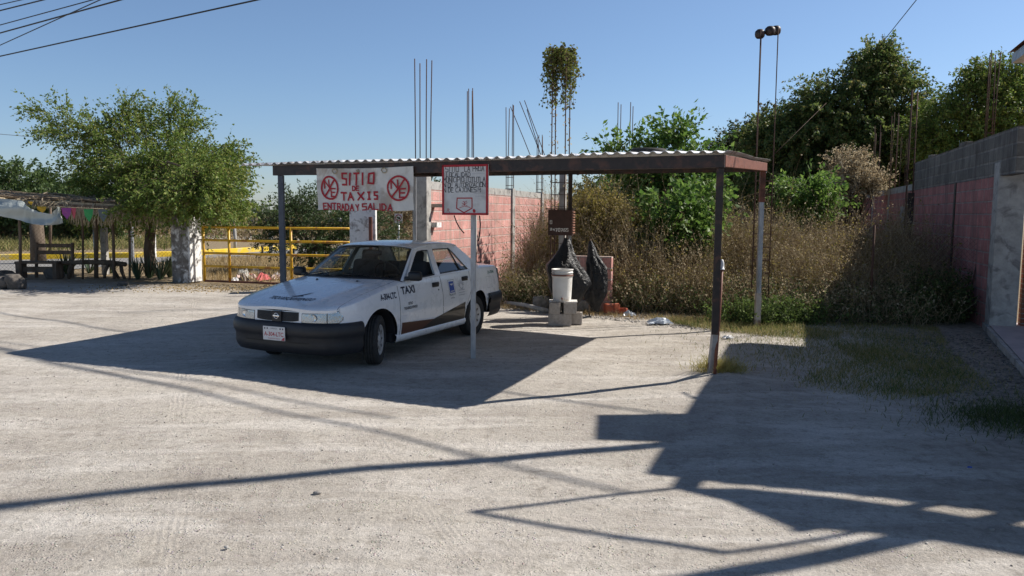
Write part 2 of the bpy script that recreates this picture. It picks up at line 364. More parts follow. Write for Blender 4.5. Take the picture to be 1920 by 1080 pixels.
M['platewhite'] = mat('plate_white', (.72, .70, .68), .5)
def glass(name, tint=(.75, .8, .8), rough=0.0, tr=.92):
    m = bpy.data.materials.new(name); m.use_nodes = True; n = m.node_tree; n.nodes.remove(n.nodes['Principled BSDF']); out = n.nodes['Material Output']
    t = n.nodes.new('ShaderNodeBsdfTransparent'); t.inputs[0].default_value = (*tint, 1); g = n.nodes.new('ShaderNodeBsdfGlossy'); g.inputs['Roughness'].default_value = rough
    lw = n.nodes.new('ShaderNodeLayerWeight'); fr = mth(n, 'ADD', mth(n, 'MULTIPLY', mth(n, 'POWER', lw.outputs['Facing'], 4.), .9), .045, True); mx = n.nodes.new('ShaderNodeMixShader')
    n.links.new(fr, mx.inputs[0]); n.links.new(t.outputs[0], mx.inputs[1]); n.links.new(g.outputs[0], mx.inputs[2]); n.links.new(mx.outputs[0], out.inputs[0])
    return m
M['glass'] = glass('car_glass', (.62, .68, .66))
M['lens'] = glass('lamp_lens', (.93, .95, .96), .05)

# ================================================================== ground and roads
rng = np.random.default_rng(7); random.seed(7)
def gh(x, y):
    if y > 30 or y < -5: return 0.
    k = min(1, (30-y)/10)
    return k*(.010*math.sin(x*1.3+.7*y)+.008*math.sin(2.1*y-.9*x+1)+.005*math.sin(4.3*x+1.1*y))+.09*math.exp(-((x-2.2)**2+(y-8.15)**2)/.16)
def lin(a, b, n): return [a+(b-a)*i/n for i in range(n)]
xs = [-500, -200, -90, -50, -32]+lin(-22, 14, 120)+[14, 20, 32, 50, 90, 200, 500]
ys = [-60, -20, -8, -3]+lin(0, 26, 110)+[26, 31, 36, 42, 60, 90, 150, 300, 900]
g = MB(); g.smooth = True
g.grid([[(x, y, gh(x, y)) for x in xs] for y in ys])
tag(g.build('ground', M['ground']), kind='structure')

def sheet(name, pts, z, m, smooth=False):
    b = MB(); tri = tessellate_polygon([[Vector((p[0], p[1], 0)) for p in pts]])
    b.add([(p[0], p[1], z) for p in pts], [tuple(t) for t in tri]); o = b.build(name, m, fix=True)
    if o.data.polygons[0].normal.z < 0: o.data.flip_normals()
    return tag(o, kind='structure')
kp = [(-160, 508), (-60, 503), (0, 500), (120, 496), (240, 493), (330, 489), (420, 483), (500, 477), (555, 472)]
kerb = [gp(x, y) for x, y in kp]
near = [gp(x, y) for x, y in [(640, 480), (550, 483), (430, 488), (330, 497), (240, 505), (120, 517), (0, 528), (-160, 545)]]
sheet('road', kerb+[gp(640, 468)]+near, .012, M['asphalt'])
sheet('dirt_road', [gp(x, y) for x, y in [(200, 459), (420, 457), (700, 455), (900, 453), (900, 444), (660, 443), (420, 445), (200, 446)]], .016, M['track'])
k = MB()
def strip(b, pts, w, z0, z1, side=1):
    n = len(pts); L = []
    for i in range(n):
        d = (pts[min(i+1, n-1)]-pts[max(0, i-1)]); d.z = 0; d.normalize(); q = Vector((-d.y, d.x, 0))*side
        a = pts[i]; c = a+q*w; L.append([(a.x, a.y, z0), (a.x, a.y, z1-.02), (a.x+q.x*.02, a.y+q.y*.02, z1), (c.x, c.y, z1), (c.x, c.y, z0)])
    b.grid(L)
strip(k, kerb, .32, -.02, .21); o = k.build('kerb', M['yellow'], fix=True); tag(o, kind='structure')

# ================================================================== walls
E1 = Vector((.33, .944, 0)).normalized(); E2 = Vector((.944, -.33, 0)).normalized()
def wall_root(name, a, dirv, label, group=None, cat='wall'):
    return empty(name, (a.x, a.y, 0), math.atan2(dirv.y, dirv.x), label, cat, group)
def wbox(b, u0, u1, z0, z1, t=.14, v=0.): b.box(((u0+u1)/2, v, (z0+z1)/2), (u1-u0, t, z1-z0))
def rebar(parent, u, v, z0, z1, n=4, s=.14, lean=(0, 0), name='rebar', jit=.03, r=.011, st=.22, sttop=None):
    rr = random.Random(int(u*97+z1*13+v*7)); g_ = []
    offs = [(-s/2, -s/2), (s/2, -s/2), (s/2, s/2), (-s/2, s/2)][:n]
    for i, (a, c) in enumerate(offs):
        b = MB(); b.smooth = True; jx, jy = rr.uniform(-jit, jit), rr.uniform(-jit, jit); zt = z1-rr.uniform(0, .12)
        b.tube([(u+a, v+c, z0), (u+a+jx*.3+lean[0]*.5, v+c+jy*.3, (z0+zt)/2), (u+a+jx+lean[0], v+c+jy+lean[1], zt)], r, 6)
        b.build(name, M['rust'], parent)
    if st:
        z = z0+.1; e = s/2+.012
        while z < (sttop if sttop else z0+.5):
            b = MB(); b.tube([(u-e, v-e, z), (u+e, v-e, z), (u+e, v+e, z), (u-e, v+e, z), (u-e, v-e, z)], .005, 4); z += st; b.build('stirrup', M['rust'], parent)
# left pink wall, runs away from us on the left of the lot
LW0 = Vector((-1.74, 15.2, 0)); LD = Vector((.28, .96, 0)).normalized()
lw = wall_root('block_wall', LW0, LD, 'sunlit pale pink block wall with concrete columns left of the overgrown lot')
b = MB(); wbox(b, .1, 17, 0, 2.22); b.build('blockwork', M['pink'], lw)
b = MB(); wbox(b, .1, 17, 2.22, 2.38, .15); b.build('coping', M['concrete'], lw)
for u, zt in ((-.03, 2.46), (2.75, 2.42), (5.95, 2.42), (9.2, 2.42), (12.8, 2.42)):
    b = MB(); b.box((u, -.01, zt/2), (.24, .22, zt), bev=.008); b.build('column', M['concrete'], lw)
rebar(lw, -.03, 0, 2.4, 4.75, s=.22, jit=.03, sttop=2.7); rebar(lw, 2.75, 0, 2.4, 4.6, s=.12); rebar(lw, 5.95, 0, 2.4, 4.65, s=.16)
rebar(lw, 9.2, 0, 2.4, 4.2, s=.16)
b = MB(); b.box((.28, -.22, 1.9), (.22, .34, .07)); b.build('bracket_block', M['cinder'], lw)
b = MB(); b.box((.25, -.14, 1.52), (.26, .16, .10)); b.build('bracket_block', M['whitewash'], lw)
# bent rods near the far columns
bent = MB(); bent.smooth = True
for (x0, y0, x1, y1) in ((953, 200, 1004, 292), (970, 190, 1024, 292), (979, 188, 1030, 292), (984, 205, 1020, 292)):
    a = at(x0, y0, 23.5); c = at(x1, y1+30, 23.5); bent.tube([a, (a+c)/2+Vector((.02, 0, -.03)), c], .012, 5)
o = bent.build('bent_rebar', M['rust']); tag(o, 'leaning bundle of thin bent steel rods above the far end of the pink wall', 'steel rods')

# right wall, in shade, runs from the house column into the depth
RW0 = Vector((7.62, 12.35, 0)); RD = Vector((.315, .949, 0)).normalized()
rw = wall_root('block_wall', RW0, RD, 'shaded dark pink block wall with bare grey courses on top, right of the lot')
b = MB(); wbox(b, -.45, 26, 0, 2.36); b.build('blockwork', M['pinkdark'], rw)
b = MB(); wbox(b, -1.5, 6.7, 2.36, 3.02, .15); b.build('upper_courses', M['greyblock'], rw)
for u_, w_, h_ in ((1.9, .38, .07), (4.9, .2, .06)):
    b = MB(); b.box((u_, .0, 3.02+h_/2), (w_, .13, h_), rz=.03*u_, bev=.012); b.build('loose_block', M['greyblock'], rw)
b = MB(); wbox(b, 6.7, 26, 2.36, 2.52, .16); b.build('coping', M['concrete'], rw)
for u in (2.15, 10.6, 14.2, 18.5):
    b = MB(); b.box((u, .0, 1.2), (.24 if u > 5 else .12, .17, 2.42 if u > 5 else 2.35)); b.build('column', M['concrete' if u > 5 else 'darksteel'], rw)
rebar(rw, 6.55, .16, 0, 4.8, s=.14, st=.25, sttop=4.2); rebar(rw, .35, 0, 3.0, 4.45, s=.10, r=.008); rebar(rw, 10.6, 0, 2.4, 4.7, r=.008)
rebar(rw, 14.2, 0, 2.4, 4.5, r=.008); 
b = MB(); b.bar((6.5, .1, 0.02), (6.5, .1, 2.3), .2, .1); b.build('dark_pillar', M['darksteel'], rw)
b = MB(); b.bar((6.4, .3, 1.72), (6.7, .3, 1.72), .05, .5); b.build('ledge_board', M['concrete'], rw)
# low block remnant in front
lp = at(1062, 560, 14.0); lr = wall_root('low_block_wall', Vector((lp.x, lp.y, 0)), E2, 'low pink block wall stub half buried in dry weeds behind the black bags')
b = MB(); wbox(b, 0, .84, 0, 1.0); b.build('blockwork', M['pink'], lr)
# wall at the far end of the lot
fw = wall_root('back_wall', Vector((2.6, 33, 0)), Vector((1, -.12, 0)).normalized(), 'grey coping of the back wall glimpsed through bushes at the far end of the lot')
b = MB(); wbox(b, 0, 15, 0, 2.2); b.build('blockwork', M['greyblock'], fw)
b = MB(); wbox(b, 0, 15, 2.2, 2.36, .18); b.build('coping', M['concrete'], fw)
# far grey wall across the road
fw = wall_root('far_wall', gp(180, 449), (gp(900, 449)-gp(180, 449)).normalized(), 'long low grey block wall across the road behind the yellow gate')
b = MB(); wbox(b, 0, 40, 0, 1.32, .2); b.build('blockwork', M['farblock'], fw)
b = MB(); 
for i in range(11): b.box((i*3.8+.2, -.02, .68), (.24, .26, 1.36))
b.build('pilasters', M['concrete'], fw)

# free standing columns on the front line of the lot
def lotcol(name, px, Y, top, label, conc=0., n=4, s=.15, sttop=None, w_=.22, r_=.011, jit=.03):
    p = at(px, 500, Y); r = empty(name, (p.x, p.y, 0), math.atan2(E2.y, E2.x), label, 'steel rods', 'unfinished column reinforcement')
    if conc:
        b = MB(); b.box((0, 0, conc/2), (w_, w_, conc), bev=.008); b.build('column', M['concrete'], r)
    rebar(r, 0, 0, 0.02 if not conc else conc, top, n=n, s=s, st=.22, sttop=sttop or top*.5, r=r_, jit=jit)
    return r
vr = lotcol('rebar_cage', 1048, 14.15, 4.75, 'tall rebar cage topped by a hanging clump of green vine', s=.26, sttop=2.9)
b = MB(); b.box((.02, .12, 1.3), (.11, .11, 2.6)); b.build('core_post', M['concrete'], vr)
pr_ = lotcol('rebar_cage', 1426, 12.95, 4.86, 'tall rebar cage with dark clay pots stuck on its tips behind the carport', s=.27, sttop=2.4, jit=.008, r_=.009)
lotcol('rebar_cage', 1166, 20.5, 4.68, 'rods rising from behind the bright green tree in mid lot', s=.3)
for px, Y, z in ((1632, 25, 4.7), (1682, 25, 4.3)):
    lotcol('rebar_cage', px, Y, z, 'thin rods in front of the vine covered tree, %s' % {1632: 'the left bundle', 1682: 'the bundle nearest the wall'}[px], s=.16, r_=.006)
# pots
for i, (px, py, r_) in enumerate(((1419, 58, .082), (1438, 52, .085), (1449, 51, .08))):
    p = at(px, py, 12.95+(.1 if i == 2 else 0)); b = MB(); b.smooth = True
    b.lathe([(.001, .07), (.045, .07), (r_*.93, .04), (r_, 0), (r_*.9, -.045), (r_*.62, -.07), (r_*.55, -.068), (r_*.8, -.03), (.001, .02)], 20)
    o = b.build('clay_pot', M['darksteel']); o.location = p
    tag(o, ['round dark clay pot upside down on the left rods of the tall cage', 'wide dark clay pot on the right rods of the tall cage', 'small dark clay pot tucked behind the wide one on the rod tips'][i], 'pot', 'clay pots on rod tips')

# ================================================================== house at the right
H1 = Vector((.36, .933, 0)).normalized(); H2 = Vector((.933, -.36, 0)).normalized()
P1 = Vector((7.85, 12.2, 0))
hs = empty('house', tuple(P1), 0, 'house with raised tiled porch, grey concrete column and a corrugated eave at the right edge', 'house')
def hw(u, v, z): return Vector((H1.x*-u+H2.x*v, H1.y*-u+H2.y*v, z))      # u towards us, v to the right
HM = Matrix((-H1, H2, Vector((0, 0, 1)))).transposed()
def hbox(b, u0, u1, v0, v1, z0, z1): b.box(hw((u0+u1)/2, (v0+v1)/2, (z0+z1)/2), (u1-u0, v1-v0, z1-z0), M=HM)
b = MB(); FP = [(7.50, 12.05), (5.62, 8.2), (4.75, 6.5), (9.5, 4.2), (14, 9.4), (8.2, 11.9)]
b.prism(FP, lambda x, y, t: (x-P1.x, y-P1.y, t), -.05, .10)
b.build('porch_floor', varied('tiled_floor', (.42, .36, .36), (.50, .43, .43), 3, .6, c3=(.36, .31, .32), bs=.1), hs)
b = MB(); b.bar((7.46-P1.x, 12.05-P1.y, .045), (5.58-P1.x, 8.2-P1.y, .045), .05, .10); b.bar((5.58-P1.x, 8.2-P1.y, .045), (4.71-P1.x, 6.5-P1.y, .045), .05, .10); b.build('porch_edge', M['concrete'], hs)
b = MB(); c = Vector((7.52, 11.75, 0))-P1
b.box((c.x, c.y, 1.285), (.34, .36, 2.57), M=HM, bev=.01); b.build('column', M['concrete'], hs)
b = MB(); b.bar(Vector((10.15, 10.86, 1.3))-P1, Vector((7.66, 11.82, 1.3))-P1, .2, 2.6, up=(0, 0, 1)) if False else b.box(Vector((10.1, 10.78, 1.3))-P1, (5.0, .18, 2.6), rz=math.atan2(H2.y, H2.x)); b.build('brick_wall', M['redbrick'], hs)
b = MB(); b.box(Vector((10.45, 10.65, 3.35))-P1, (5.4, .17, 1.5), rz=math.atan2(H2.y, H2.x)); b.build('house_wall', M['greyblock'], hs)
# roof: slab of corrugated sheet on a pale fascia
b = MB(); hbox(b, 0, 5.65, -.12, 6, 4.12, 4.26); b.build('fascia', M['galv'], hs)
b = MB(); n_ = 60
b.grid([[hw(-.03+5.7*j/40, -.17+.09*i, 4.29+.016*math.sin(i*2.2)) for j in range(0, 41, 8)] for i in range(70)])
b.build('roof', M['rustbrown'], hs)
b = MB(); q = hw(5.5, .12, 0); b.bar((q.x+.6, q.y-.2, .1), (q.x+.6, q.y-.2, 4.12), .12); b.build('post', M['galv'], hs)
# unseen sheet off the eave, added and shaped for the shadow it casts
b = MB(); z = 4.22
q = [Vector((.77, 6.64, 0)), Vector((1.95, 6.62, 0)), Vector((1.7, 5.87, 0)), Vector((.68, 5.91, 0))]
off = Vector((1.0981, .423, 1))
vs = [p+off*z for p in q]; b.add([tuple(v) for v in vs]+[(v.x, v.y, v.z+.02) for v in vs], [(0, 1, 2, 3), (7, 6, 5, 4), (0, 4, 5, 1), (1, 5, 6, 2), (2, 6, 7, 3), (3, 7, 4, 0)])
o = b.build('roof_sheet', M['sheet']); o.parent = hs; o.location = -P1
# awning frame further along (its shadow falls across the foreground)
def cast(px, py, z): return gp(px, py)+off*z
an = empty('awning_frame', (4.5, 6, 0), 0, 'pipe frame with a sagging tarp strip beside the house, outside the right edge', 'awning')
b = MB(); b.smooth = True; O = Vector((4.5, 6, 0))
def seg(p, q, z, r): b.tube([cast(*p, z)-O, cast(*q, z)-O], r, 8)
seg((893, 958), (1300, 903), 4.2, .022); seg((893, 958), (1150, 1003), 4.2, .022); seg((1150, 1003), (1365, 1032), 4.2, .026); seg((1360, 1033), (1640, 985), 4.2, .022)
seg((1280, 735), (1350, 775), 4.2, .016)
seg((1340, 818), (1295, 905), 4.2, .07)
b.build('pipe_frame', M['galv'], an)
b = MB(); top = [(1285, 905), (1400, 905), (1600, 930), (1760, 952), (1930, 978), (2100, 1005)]; bot = [(1285, 910), (1370, 930), (1480, 978), (1700, 1000), (1930, 1034), (2100, 1060)]
b.grid([[cast(x, y, 4.2)-O for x, y in top], [cast((x+u)/2, (y+v)/2, 4.12)-O for (x, y), (u, v) in zip(top, bot)], [cast(x, y, 4.15)-O for x, y in bot]])
b.build('tarp_strip', M['bag'], an)
for px, py in ((1500, 985), (2050, 1010)):
    b = MB(); q = cast(px, py, 4.2)-O; b.bar((q.x, q.y, 0), (q.x, q.y, 4.2), .07); b.build('post', M['galv'], an)
# utility poles beside the house, outside the frame, throw long shadows
def upole(a, bq, H, r, label):
    sh = Vector((off.x, off.y, 0))
    A = gp(*a); B = gp(*bq); d = (A-B).normalized()      # shadow line from B (base side) to A (tip)
    base = B-d*4.6
    # lean so that the shadow follows the line
    L = H*sh.length; tip = base+d*L; top = tip+off*H
    o = MB(); o.smooth = True; rt = empty('utility_pole', tuple(base), 0, label, 'utility pole')
    o.tube([(0, 0, -.1), tuple((top-base)*.5), tuple(top-base)], [r, r*.9, r*.8], 12); o.build('pole', M['concrete'], rt)
    c_ = MB(); c_.bar(top-base-Vector((.9, .2, .4)), top-base+Vector((.9, .2, -.4)), .09); c_.build('crossarm', M['pole'], rt)
    return rt
upole((0, 958), (1310, 820), 9., .075, 'leaning concrete utility pole outside the right edge, beside the house roof')
upole((1290, 1090), (1700, 1003), 9., .085, 'second concrete utility pole outside the right edge, beside the awning frame')

# overhead wires, spans crossing above the lot
wires = [((0, 19), (80, 0), 7.4, .012), ((0, 30), (115, 0), 7.4, .018), ((0, 57), (200, 0), 7.3, .014), ((0, 72), (250, 0), 7.2, .02), ((0, 94), (205, -2), 7.6, .015), ((0, 116), (500, 0), 6.9, .02)]
wl = ['thin upper left overhead wire cutting the photo corner', 'thick overhead cable second from the photo corner', 'overhead wire third from the photo corner', 'twisted overhead cable fourth from the photo corner', 'steep overhead wire crossing two others', 'lowest long overhead wire at upper left']
for (a, c, z, r), lb in zip(wires, wl):
    def atz(p, z): return gp(p[0], p[1], z)
    A = atz(a, z); B = atz(c, z); d = B-A
    pts = []
    L0, L1 = A-d.normalized()*14, B+d.normalized()*(22 if a != (0, 94) else 3)
    for i in range(25):
        t = i/24; p = L0.lerp(L1, t); tt = (p-A).length/d.length if (p-A).dot(d) > 0 else 0
        p.z += -.0*math.sin(PI*t); pts.append(p)
    bq = MB(); bq.smooth = True; bq.tube(pts, r, 6); o = bq.build('overhead_wire', M['black']); tag(o, lb, 'wire', 'overhead wires')
a = at(1648, 72, 26); c = at(1712, -10, 20); a2 = a+(a-c)*.05
b = MB(); b.smooth = True; b.tube([a2, a, c, c+(c-a)*.6], .012, 6); tag(b.build('guy_wire', M['black']), 'single wire rising from the top of the dark vine covered tree', 'wire')
b = MB(); b.smooth = True; b.tube([at(1436, 296, 12.1), at(1545, 186, 17)], .003, 6); tag(b.build('guy_wire', M['rust']), 'thin diagonal wire from the carport corner up to the vine covered tree', 'wire')
b = MB(); b.smooth = True; b.tube([at(-20, 262, 60), at(90, 270, 60)], .02, 5); tag(b.build('overhead_wire', M['galv']), 'faint pale wire low in the sky left of the leafy tree', 'wire')

# ================================================================== lettering
GL = {'A': [[(0,0),(.5,1),(1,0)],[(.2,.38),(.8,.38)]], 'B': [[(0,0),(0,1),(.75,1),(.9,.78),(.7,.53),(0,.53)],[(.7,.53),(1,.28),(.8,0),(0,0)]],
 'C': [[(1,.95),(.5,1),(.05,.75),(0,.3),(.3,0),(1,.05)]], 'D': [[(0,0),(0,1),(.6,1),(1,.65),(1,.3),(.6,0),(0,0)]], 'E': [[(1,1),(0,1),(0,0),(1,0)],[(0,.52),(.8,.52)]],
 'F': [[(1,1),(0,1),(0,0)],[(0,.52),(.8,.52)]], 'G': [[(1,.95),(.4,1),(0,.6),(0,.3),(.4,0),(1,.05),(1,.45),(.6,.45)]], 'I': [[(.5,0),(.5,1)]], 'Ī': [[(.5,0),(.5,1)],[(.15,1),(.85,1)],[(.15,0),(.85,0)]],
 'J': [[(.2,1),(1,1)],[(.65,1),(.65,.15),(.4,0),(.1,.1)]], 'L': [[(0,1),(0,0),(1,0)]], 'M': [[(0,0),(0,1),(.5,.4),(1,1),(1,0)]], 'N': [[(0,0),(0,1),(1,0),(1,1)]],
 'O': [[(0,.1),(0,.95),(1,1),(1,.05),(0,.1)]], 'o': [[(.3,0),(0,.3),(0,.7),(.3,1),(.7,1),(1,.7),(1,.3),(.7,0),(.3,0)]], 'P': [[(0,0),(0,1),(.9,1),(1,.7),(.9,.48),(0,.48)]], 'R': [[(0,0),(0,1),(.85,1),(1,.75),(.85,.5),(0,.5)],[(.4,.5),(1,0)]],
 'S': [[(1,1),(0,1),(0,.55),(1,.5),(1,0),(0,0)]], 'T': [[(0,1),(1,1)],[(.5,1),(.5,0)]], 'U': [[(0,1),(0,.1),(.3,0),(.7,0),(1,.1),(1,1)]], 'X': [[(0,0),(1,1)],[(0,1),(1,0)]],
 'Y': [[(0,1),(.5,.5),(1,1)],[(.5,.5),(.5,0)]], 'Z': [[(0,1),(1,1),(0,0),(1,0)]], '4': [[(.1,1),(.1,.5),(.9,.5)],[(.8,1),(.8,0)]], '2': [[(0,.9),(.8,1),(.9,.6),(0,0),(1,0)]],
 '7': [[(0,1),(1,1),(.4,0)],[(.2,.5),(.9,.5)]], '0': [[(0,0),(0,1),(1,1),(1,0),(0,0)]], '6': [[(1,1),(.1,.9),(0,0),(1,0),(1,.5),(0,.5)]], '5': [[(1,1),(0,1),(0,.55),(1,.5),(1,0),(0,0)]], ':': [[(.4,.65),(.4,.75)],[(.4,.2),(.4,.3)]]}
def stroke(b, pts, wd, fn, close=False):
    n = len(pts)
    for i in range(n-1):
        (x0, y0), (x1, y1) = pts[i], pts[i+1]; L = math.hypot(x1-x0, y1-y0)
        if L < 1e-6: continue
        dx, dy = (x1-x0)/L, (y1-y0)/L; e = wd*.42; x0 -= dx*e; y0 -= dy*e; x1 += dx*e; y1 += dy*e; px, py = -dy*wd/2, dx*wd/2
        k = max(1, int(L/.05)); st = i*.00003
        vs = []
        for j in range(k+1):
            t = j/k; x, y = x0+(x1-x0)*t, y0+(y1-y0)*t; vs += [fn(x-px, y-py, st), fn(x+px, y+py, st)]
        b.add(vs, [(2*j, 2*j+2, 2*j+3, 2*j+1) for j in range(k)])
def stext(b, s, x, y, w_, h, wd, fn, gap=.3, rnd=None, narrow=('I', ':')):
    for ch in s:
        if ch == ' ': x += w_*.7; continue
        cw = w_*(.35 if ch in narrow else 1)
        for pl in GL[ch]:
            jx = rnd.uniform(-.04, .04)*h if rnd else 0; jy = rnd.uniform(-.03, .03)*h if rnd else 0
            stroke(b, [(x+jx+px*cw, y+jy+py*h) for px, py in pl], wd, fn)
        x += cw+w_*gap
    return x
def ftext(b, s, x, y, size, fn, bold=0., shear=0., align='LEFT', spacing=1., sx=1.):
    c = bpy.data.curves.new('t', 'FONT'); c.body = s; c.size = size; c.offset = bold; c.shear = shear; c.align_x = align; c.space_character = spacing; c.resolution_u = 3
    o = bpy.data.objects.new('t', c); COL.objects.link(o); dg = bpy.context.evaluated_depsgraph_get()
    me = bpy.data.meshes.new_from_object(o.evaluated_get(dg))
    b.add([fn(x+v.co.x*sx, y+v.co.y, 0) for v in me.vertices], [tuple(p.vertices) for p in me.polygons])
    bpy.data.objects.remove(o); bpy.data.curves.remove(c); bpy.data.meshes.remove(me)
def disc(b, x, y, r, fn, n=24, r2=0., sy=1.):
    if r2: vs = [fn(x+q*math.cos(2*PI*i/n), y+sy*q*math.sin(2*PI*i/n), 0) for q in (r, r2) for i in range(n)]; b.add(vs, [(i, (i+1) % n, n+(i+1) % n, n+i) for i in range(n)])
    else: b.add([fn(x+r*math.cos(2*PI*i/n), y+sy*r*math.sin(2*PI*i/n), 0) for i in range(n)], [tuple(range(n))])

# ================================================================== carport
CO = Vector((2.1447, 7.9464, 0)); CD = Vector((math.cos(2.7301), math.sin(2.7301), 0)); CB = Vector((CD.y, -CD.x, 0))
def cz(u): return 2.385+.042*u
def cp(t, u, z): return CO+CD*t+CB*u+Vector((0, 0, z))
cr_ = empty('carport', tuple(CO), 0, 'open carport of dark steel posts under a corrugated sheet roof, sheltering the taxi', 'carport')
def rel(p): return Vector(p)-CO
b = MB(); b.smooth = True
nt_ = 49*8
def cw(t):
    ph = (t/.128) % 1.0; return .026*max(0, min(1, (.5-abs(ph-.5))*4.2-.75)) if True else 0
sag = lambda t, u: .012*math.sin(t*1.7)+.008*math.sin(u*2+t)
T = [-.06+6.36*i/nt_ for i in range(nt_+1)]; U_ = [-.10, .7, 1.5, 2.3, 3.1, 3.9, 4.45]
e_ = lambda t: .012*math.sin(t*9.1)+.01*math.sin(t*3.3)
for dz, fl in ((0, False), (-.004, True)):
    b.grid([[rel(cp(t, u+(e_(t) if u < 0 else 0), cz(u)+cw(t)+sag(t, u)*(1 if u > 0 else .6)+dz)) for t in T] for u in U_], flip=fl)
for u in (U_[0], U_[-1]):
    b.grid([[rel(cp(t, u+(e_(t) if u < 0 else 0), cz(u)+cw(t)+sag(t, u)*(1 if u > 0 else .6)-d)) for t in T] for d in (0, .004)])
b.build('roof_sheet', M['sheet'], cr_)
def cbar(name, a, c, w_, h, m, bev=.004):
    q = MB(); q.bar(rel(cp(*a)), rel(cp(*c)), w_, h, bev=bev); return q.build(name, m, cr_)
# front and rear beams (channels), side beams, purlin
cbar('front_beam', (-.02, 0, cz(0)-.085), (5.78, 0, cz(0)-.085), .05, .13, M['darksteel'])
cbar('rear_beam', (-.02, 4.3, cz(4.3)-.085), (6.28, 4.3, cz(4.3)-.085), .05, .13, M['darksteel'])
cbar('middle_beam', (.05, 2.15, cz(2.15)-.06), (6.1, 2.15, cz(2.15)-.06), .05, .08, M['darksteel'])
q = MB(); q.bar(rel(cp(0, .03, cz(0)-.08)), rel(cp(0, 4.27, cz(4.27)-.08)), .05, .12, bev=.004); q.build('side_beam', M['rustbrown'], cr_)
q = MB(); q.bar(rel(cp(5.76, .03, cz(0)-.08)), rel(cp(5.76, 4.27, cz(4.27)-.08)), .05, .12, bev=.004); q.build('side_beam', M['darksteel'], cr_)
b = MB(); b.bar(rel(cp(.02, 4.33, 2.40)), rel(cp(.02, 4.35, 2.53)), .06); b.build('wire_tie', M['galv'], cr_)
def post(a, z0, z1, m, w_=.07, foot=None, name='post'):
    q = MB(); t = rel(cp(a[0], a[1], z1)); f_ = rel(cp(*(foot or a), z0)); q.bar(f_, t, w_, bev=.005); return q.build(name, m, cr_)
fpost = post((.03, .04), .50, cz(0)-.15, M['darksteel'], .072, foot=(.04, .09))
q = MB(); q.bar(rel(cp(.04, .09, .52)), rel(cp(.085, .16, .05)), .06, bev=.004); q.build('post_foot', varied('worn_pale_steel', (.28, .25, .23), (.42, .39, .36), 9, .8, c3=(.16, .08, .05)), fpost)
post((5.68, .02), -.02, cz(0)-.15, varied('blue_grey_post', (.06, .07, .09), (.10, .11, .13), 9, .5, bs=.1), .07)
post((2.90, .12), -.02, cz(0)-.15, M['galv'], .062)
# rear corner post in three paints
xp, up_ = .04, 4.3
o = post((xp, up_), 1.95, cz(4.3)-.14, M['rustbrown'], .075); q = MB()
q.bar(rel(cp(xp, up_, .55)), rel(cp(xp, up_, 1.95)), .066); q.build('sleeve', M['galv'], o)
q = MB(); q.bar(rel(cp(xp, up_, .0)), rel(cp(xp, up_, .55)), .082); q.build('pipe_foot', varied('pale_worn_paint', (.36, .30, .25), (.5, .45, .4), 8, .8, c3=(.2, .12, .08)), o)
post((6.2, 4.3), 0, cz(4.3)-.14, M['galv'], .065)
post((3.15, 4.3), 1.55, cz(4.3)-.14, M['darksteel'], .07); post((3.15, 4.3), 0, 1.55, M['galv'], .055, name='post_sleeve')
# boards and pipe strapped to the front post
pp = empty('plastic_pipe', tuple(cp(-.005, .10, 0)), 0, 'brown pipe with white cap leaning on the carport corner post', 'pipe')
b = MB(); b.smooth = True; b.tube([(-.035, .0, .03), (.0, .03, .7), (.02, .06, 1.2)], .018, 8); b.build('pipe', M['rustbrown'], pp)
b = MB(); b.smooth = True; b.lathe([(.001, 1.27), (.012, 1.265), (.022, 1.24), (.025, 1.21), (.025, 1.17), (.031, 1.17), (.031, 1.16), (.018, 1.16)], 12, M=Matrix.Translation((.02, .06, .02))); b.build('cap', M['plasticw'], pp)

# banner
BW, BH = 1.45, .545
def bfn0(x, y):     # x 0..BW to the right (from the photo's left), y up from the bottom
    t = 5.07-x; dx = 0; tl = .045*(1-y/BH)     # pulled inwards at the lower left
    z = 1.785+y*(2.315-1.785)/BH; z += -.012*math.sin(PI*x/BW)*(y/BH)+.008*math.sin(x*9)*(1-y/BH)
    u = -.045+.012*math.sin(x*7+y*3)-.03*(1-y/BH)+.006*math.sin(x*23+1.7*y*9)
    return cp(t-tl*(1-x/BW)*1.2-.02*(1-y/BH)*(x/BW), u, z)
b = MB(); b.smooth = True
b.grid([[tuple(bfn0(BW*i/96, BH*j/28)-CO) for i in range(97)] for j in range(29)])
ban = empty('banner', tuple(CO), 0, 'white cloth banner reading SITIO DE TAXIS in red paint, tied under the carport beam', 'banner')
b.build('cloth', varied('dirty_cloth', (.60, .56, .50), (.72, .69, .63), 4, .9, c3=(.46, .39, .32), bs=.2, bd=.02), ban)
eb = MB(); 
def bfn(x, y, k=0):
    p = bfn0(x, y); return tuple(p-CB*(.009+k)-CO)
R1 = random.Random(3); X = BW/773.*.0+BW/850
def bx(px): return (px-190)/850*BW     # from the enlarged crop pixels (1920 px wide)
def by(py): return BH-(py-160)/385*BH
WD = .026
for s, x0, y0, y1, w_, gap in (('S', 425, 197, 318, 55, 0), ('I', 492, 197, 318, 12, 0), ('T', 525, 197, 318, 60, 0), ('I', 600, 197, 318, 12, 0), ('O', 650, 197, 318, 58, 0)):
    sx_ = w_/850*BW; hh = (y1-y0)/385*BH
    x0 += 8; sx_ = max(.0, (w_-17))/850*BW; hh -= .026; yb = by(y1)+.013
    for pl in GL[s]: stroke(eb, [(bx(x0)+a*sx_+c*.008, yb+c*hh) for a, c in pl], WD*.92, bfn)
for s, x0, w_ in (('D', 525, 22), ('E', 555, 20)):
    for pl in GL[s]: stroke(eb, [(bx(x0)+a*w_/850*BW, by(362)+c*.055) for a, c in pl], .014, bfn)
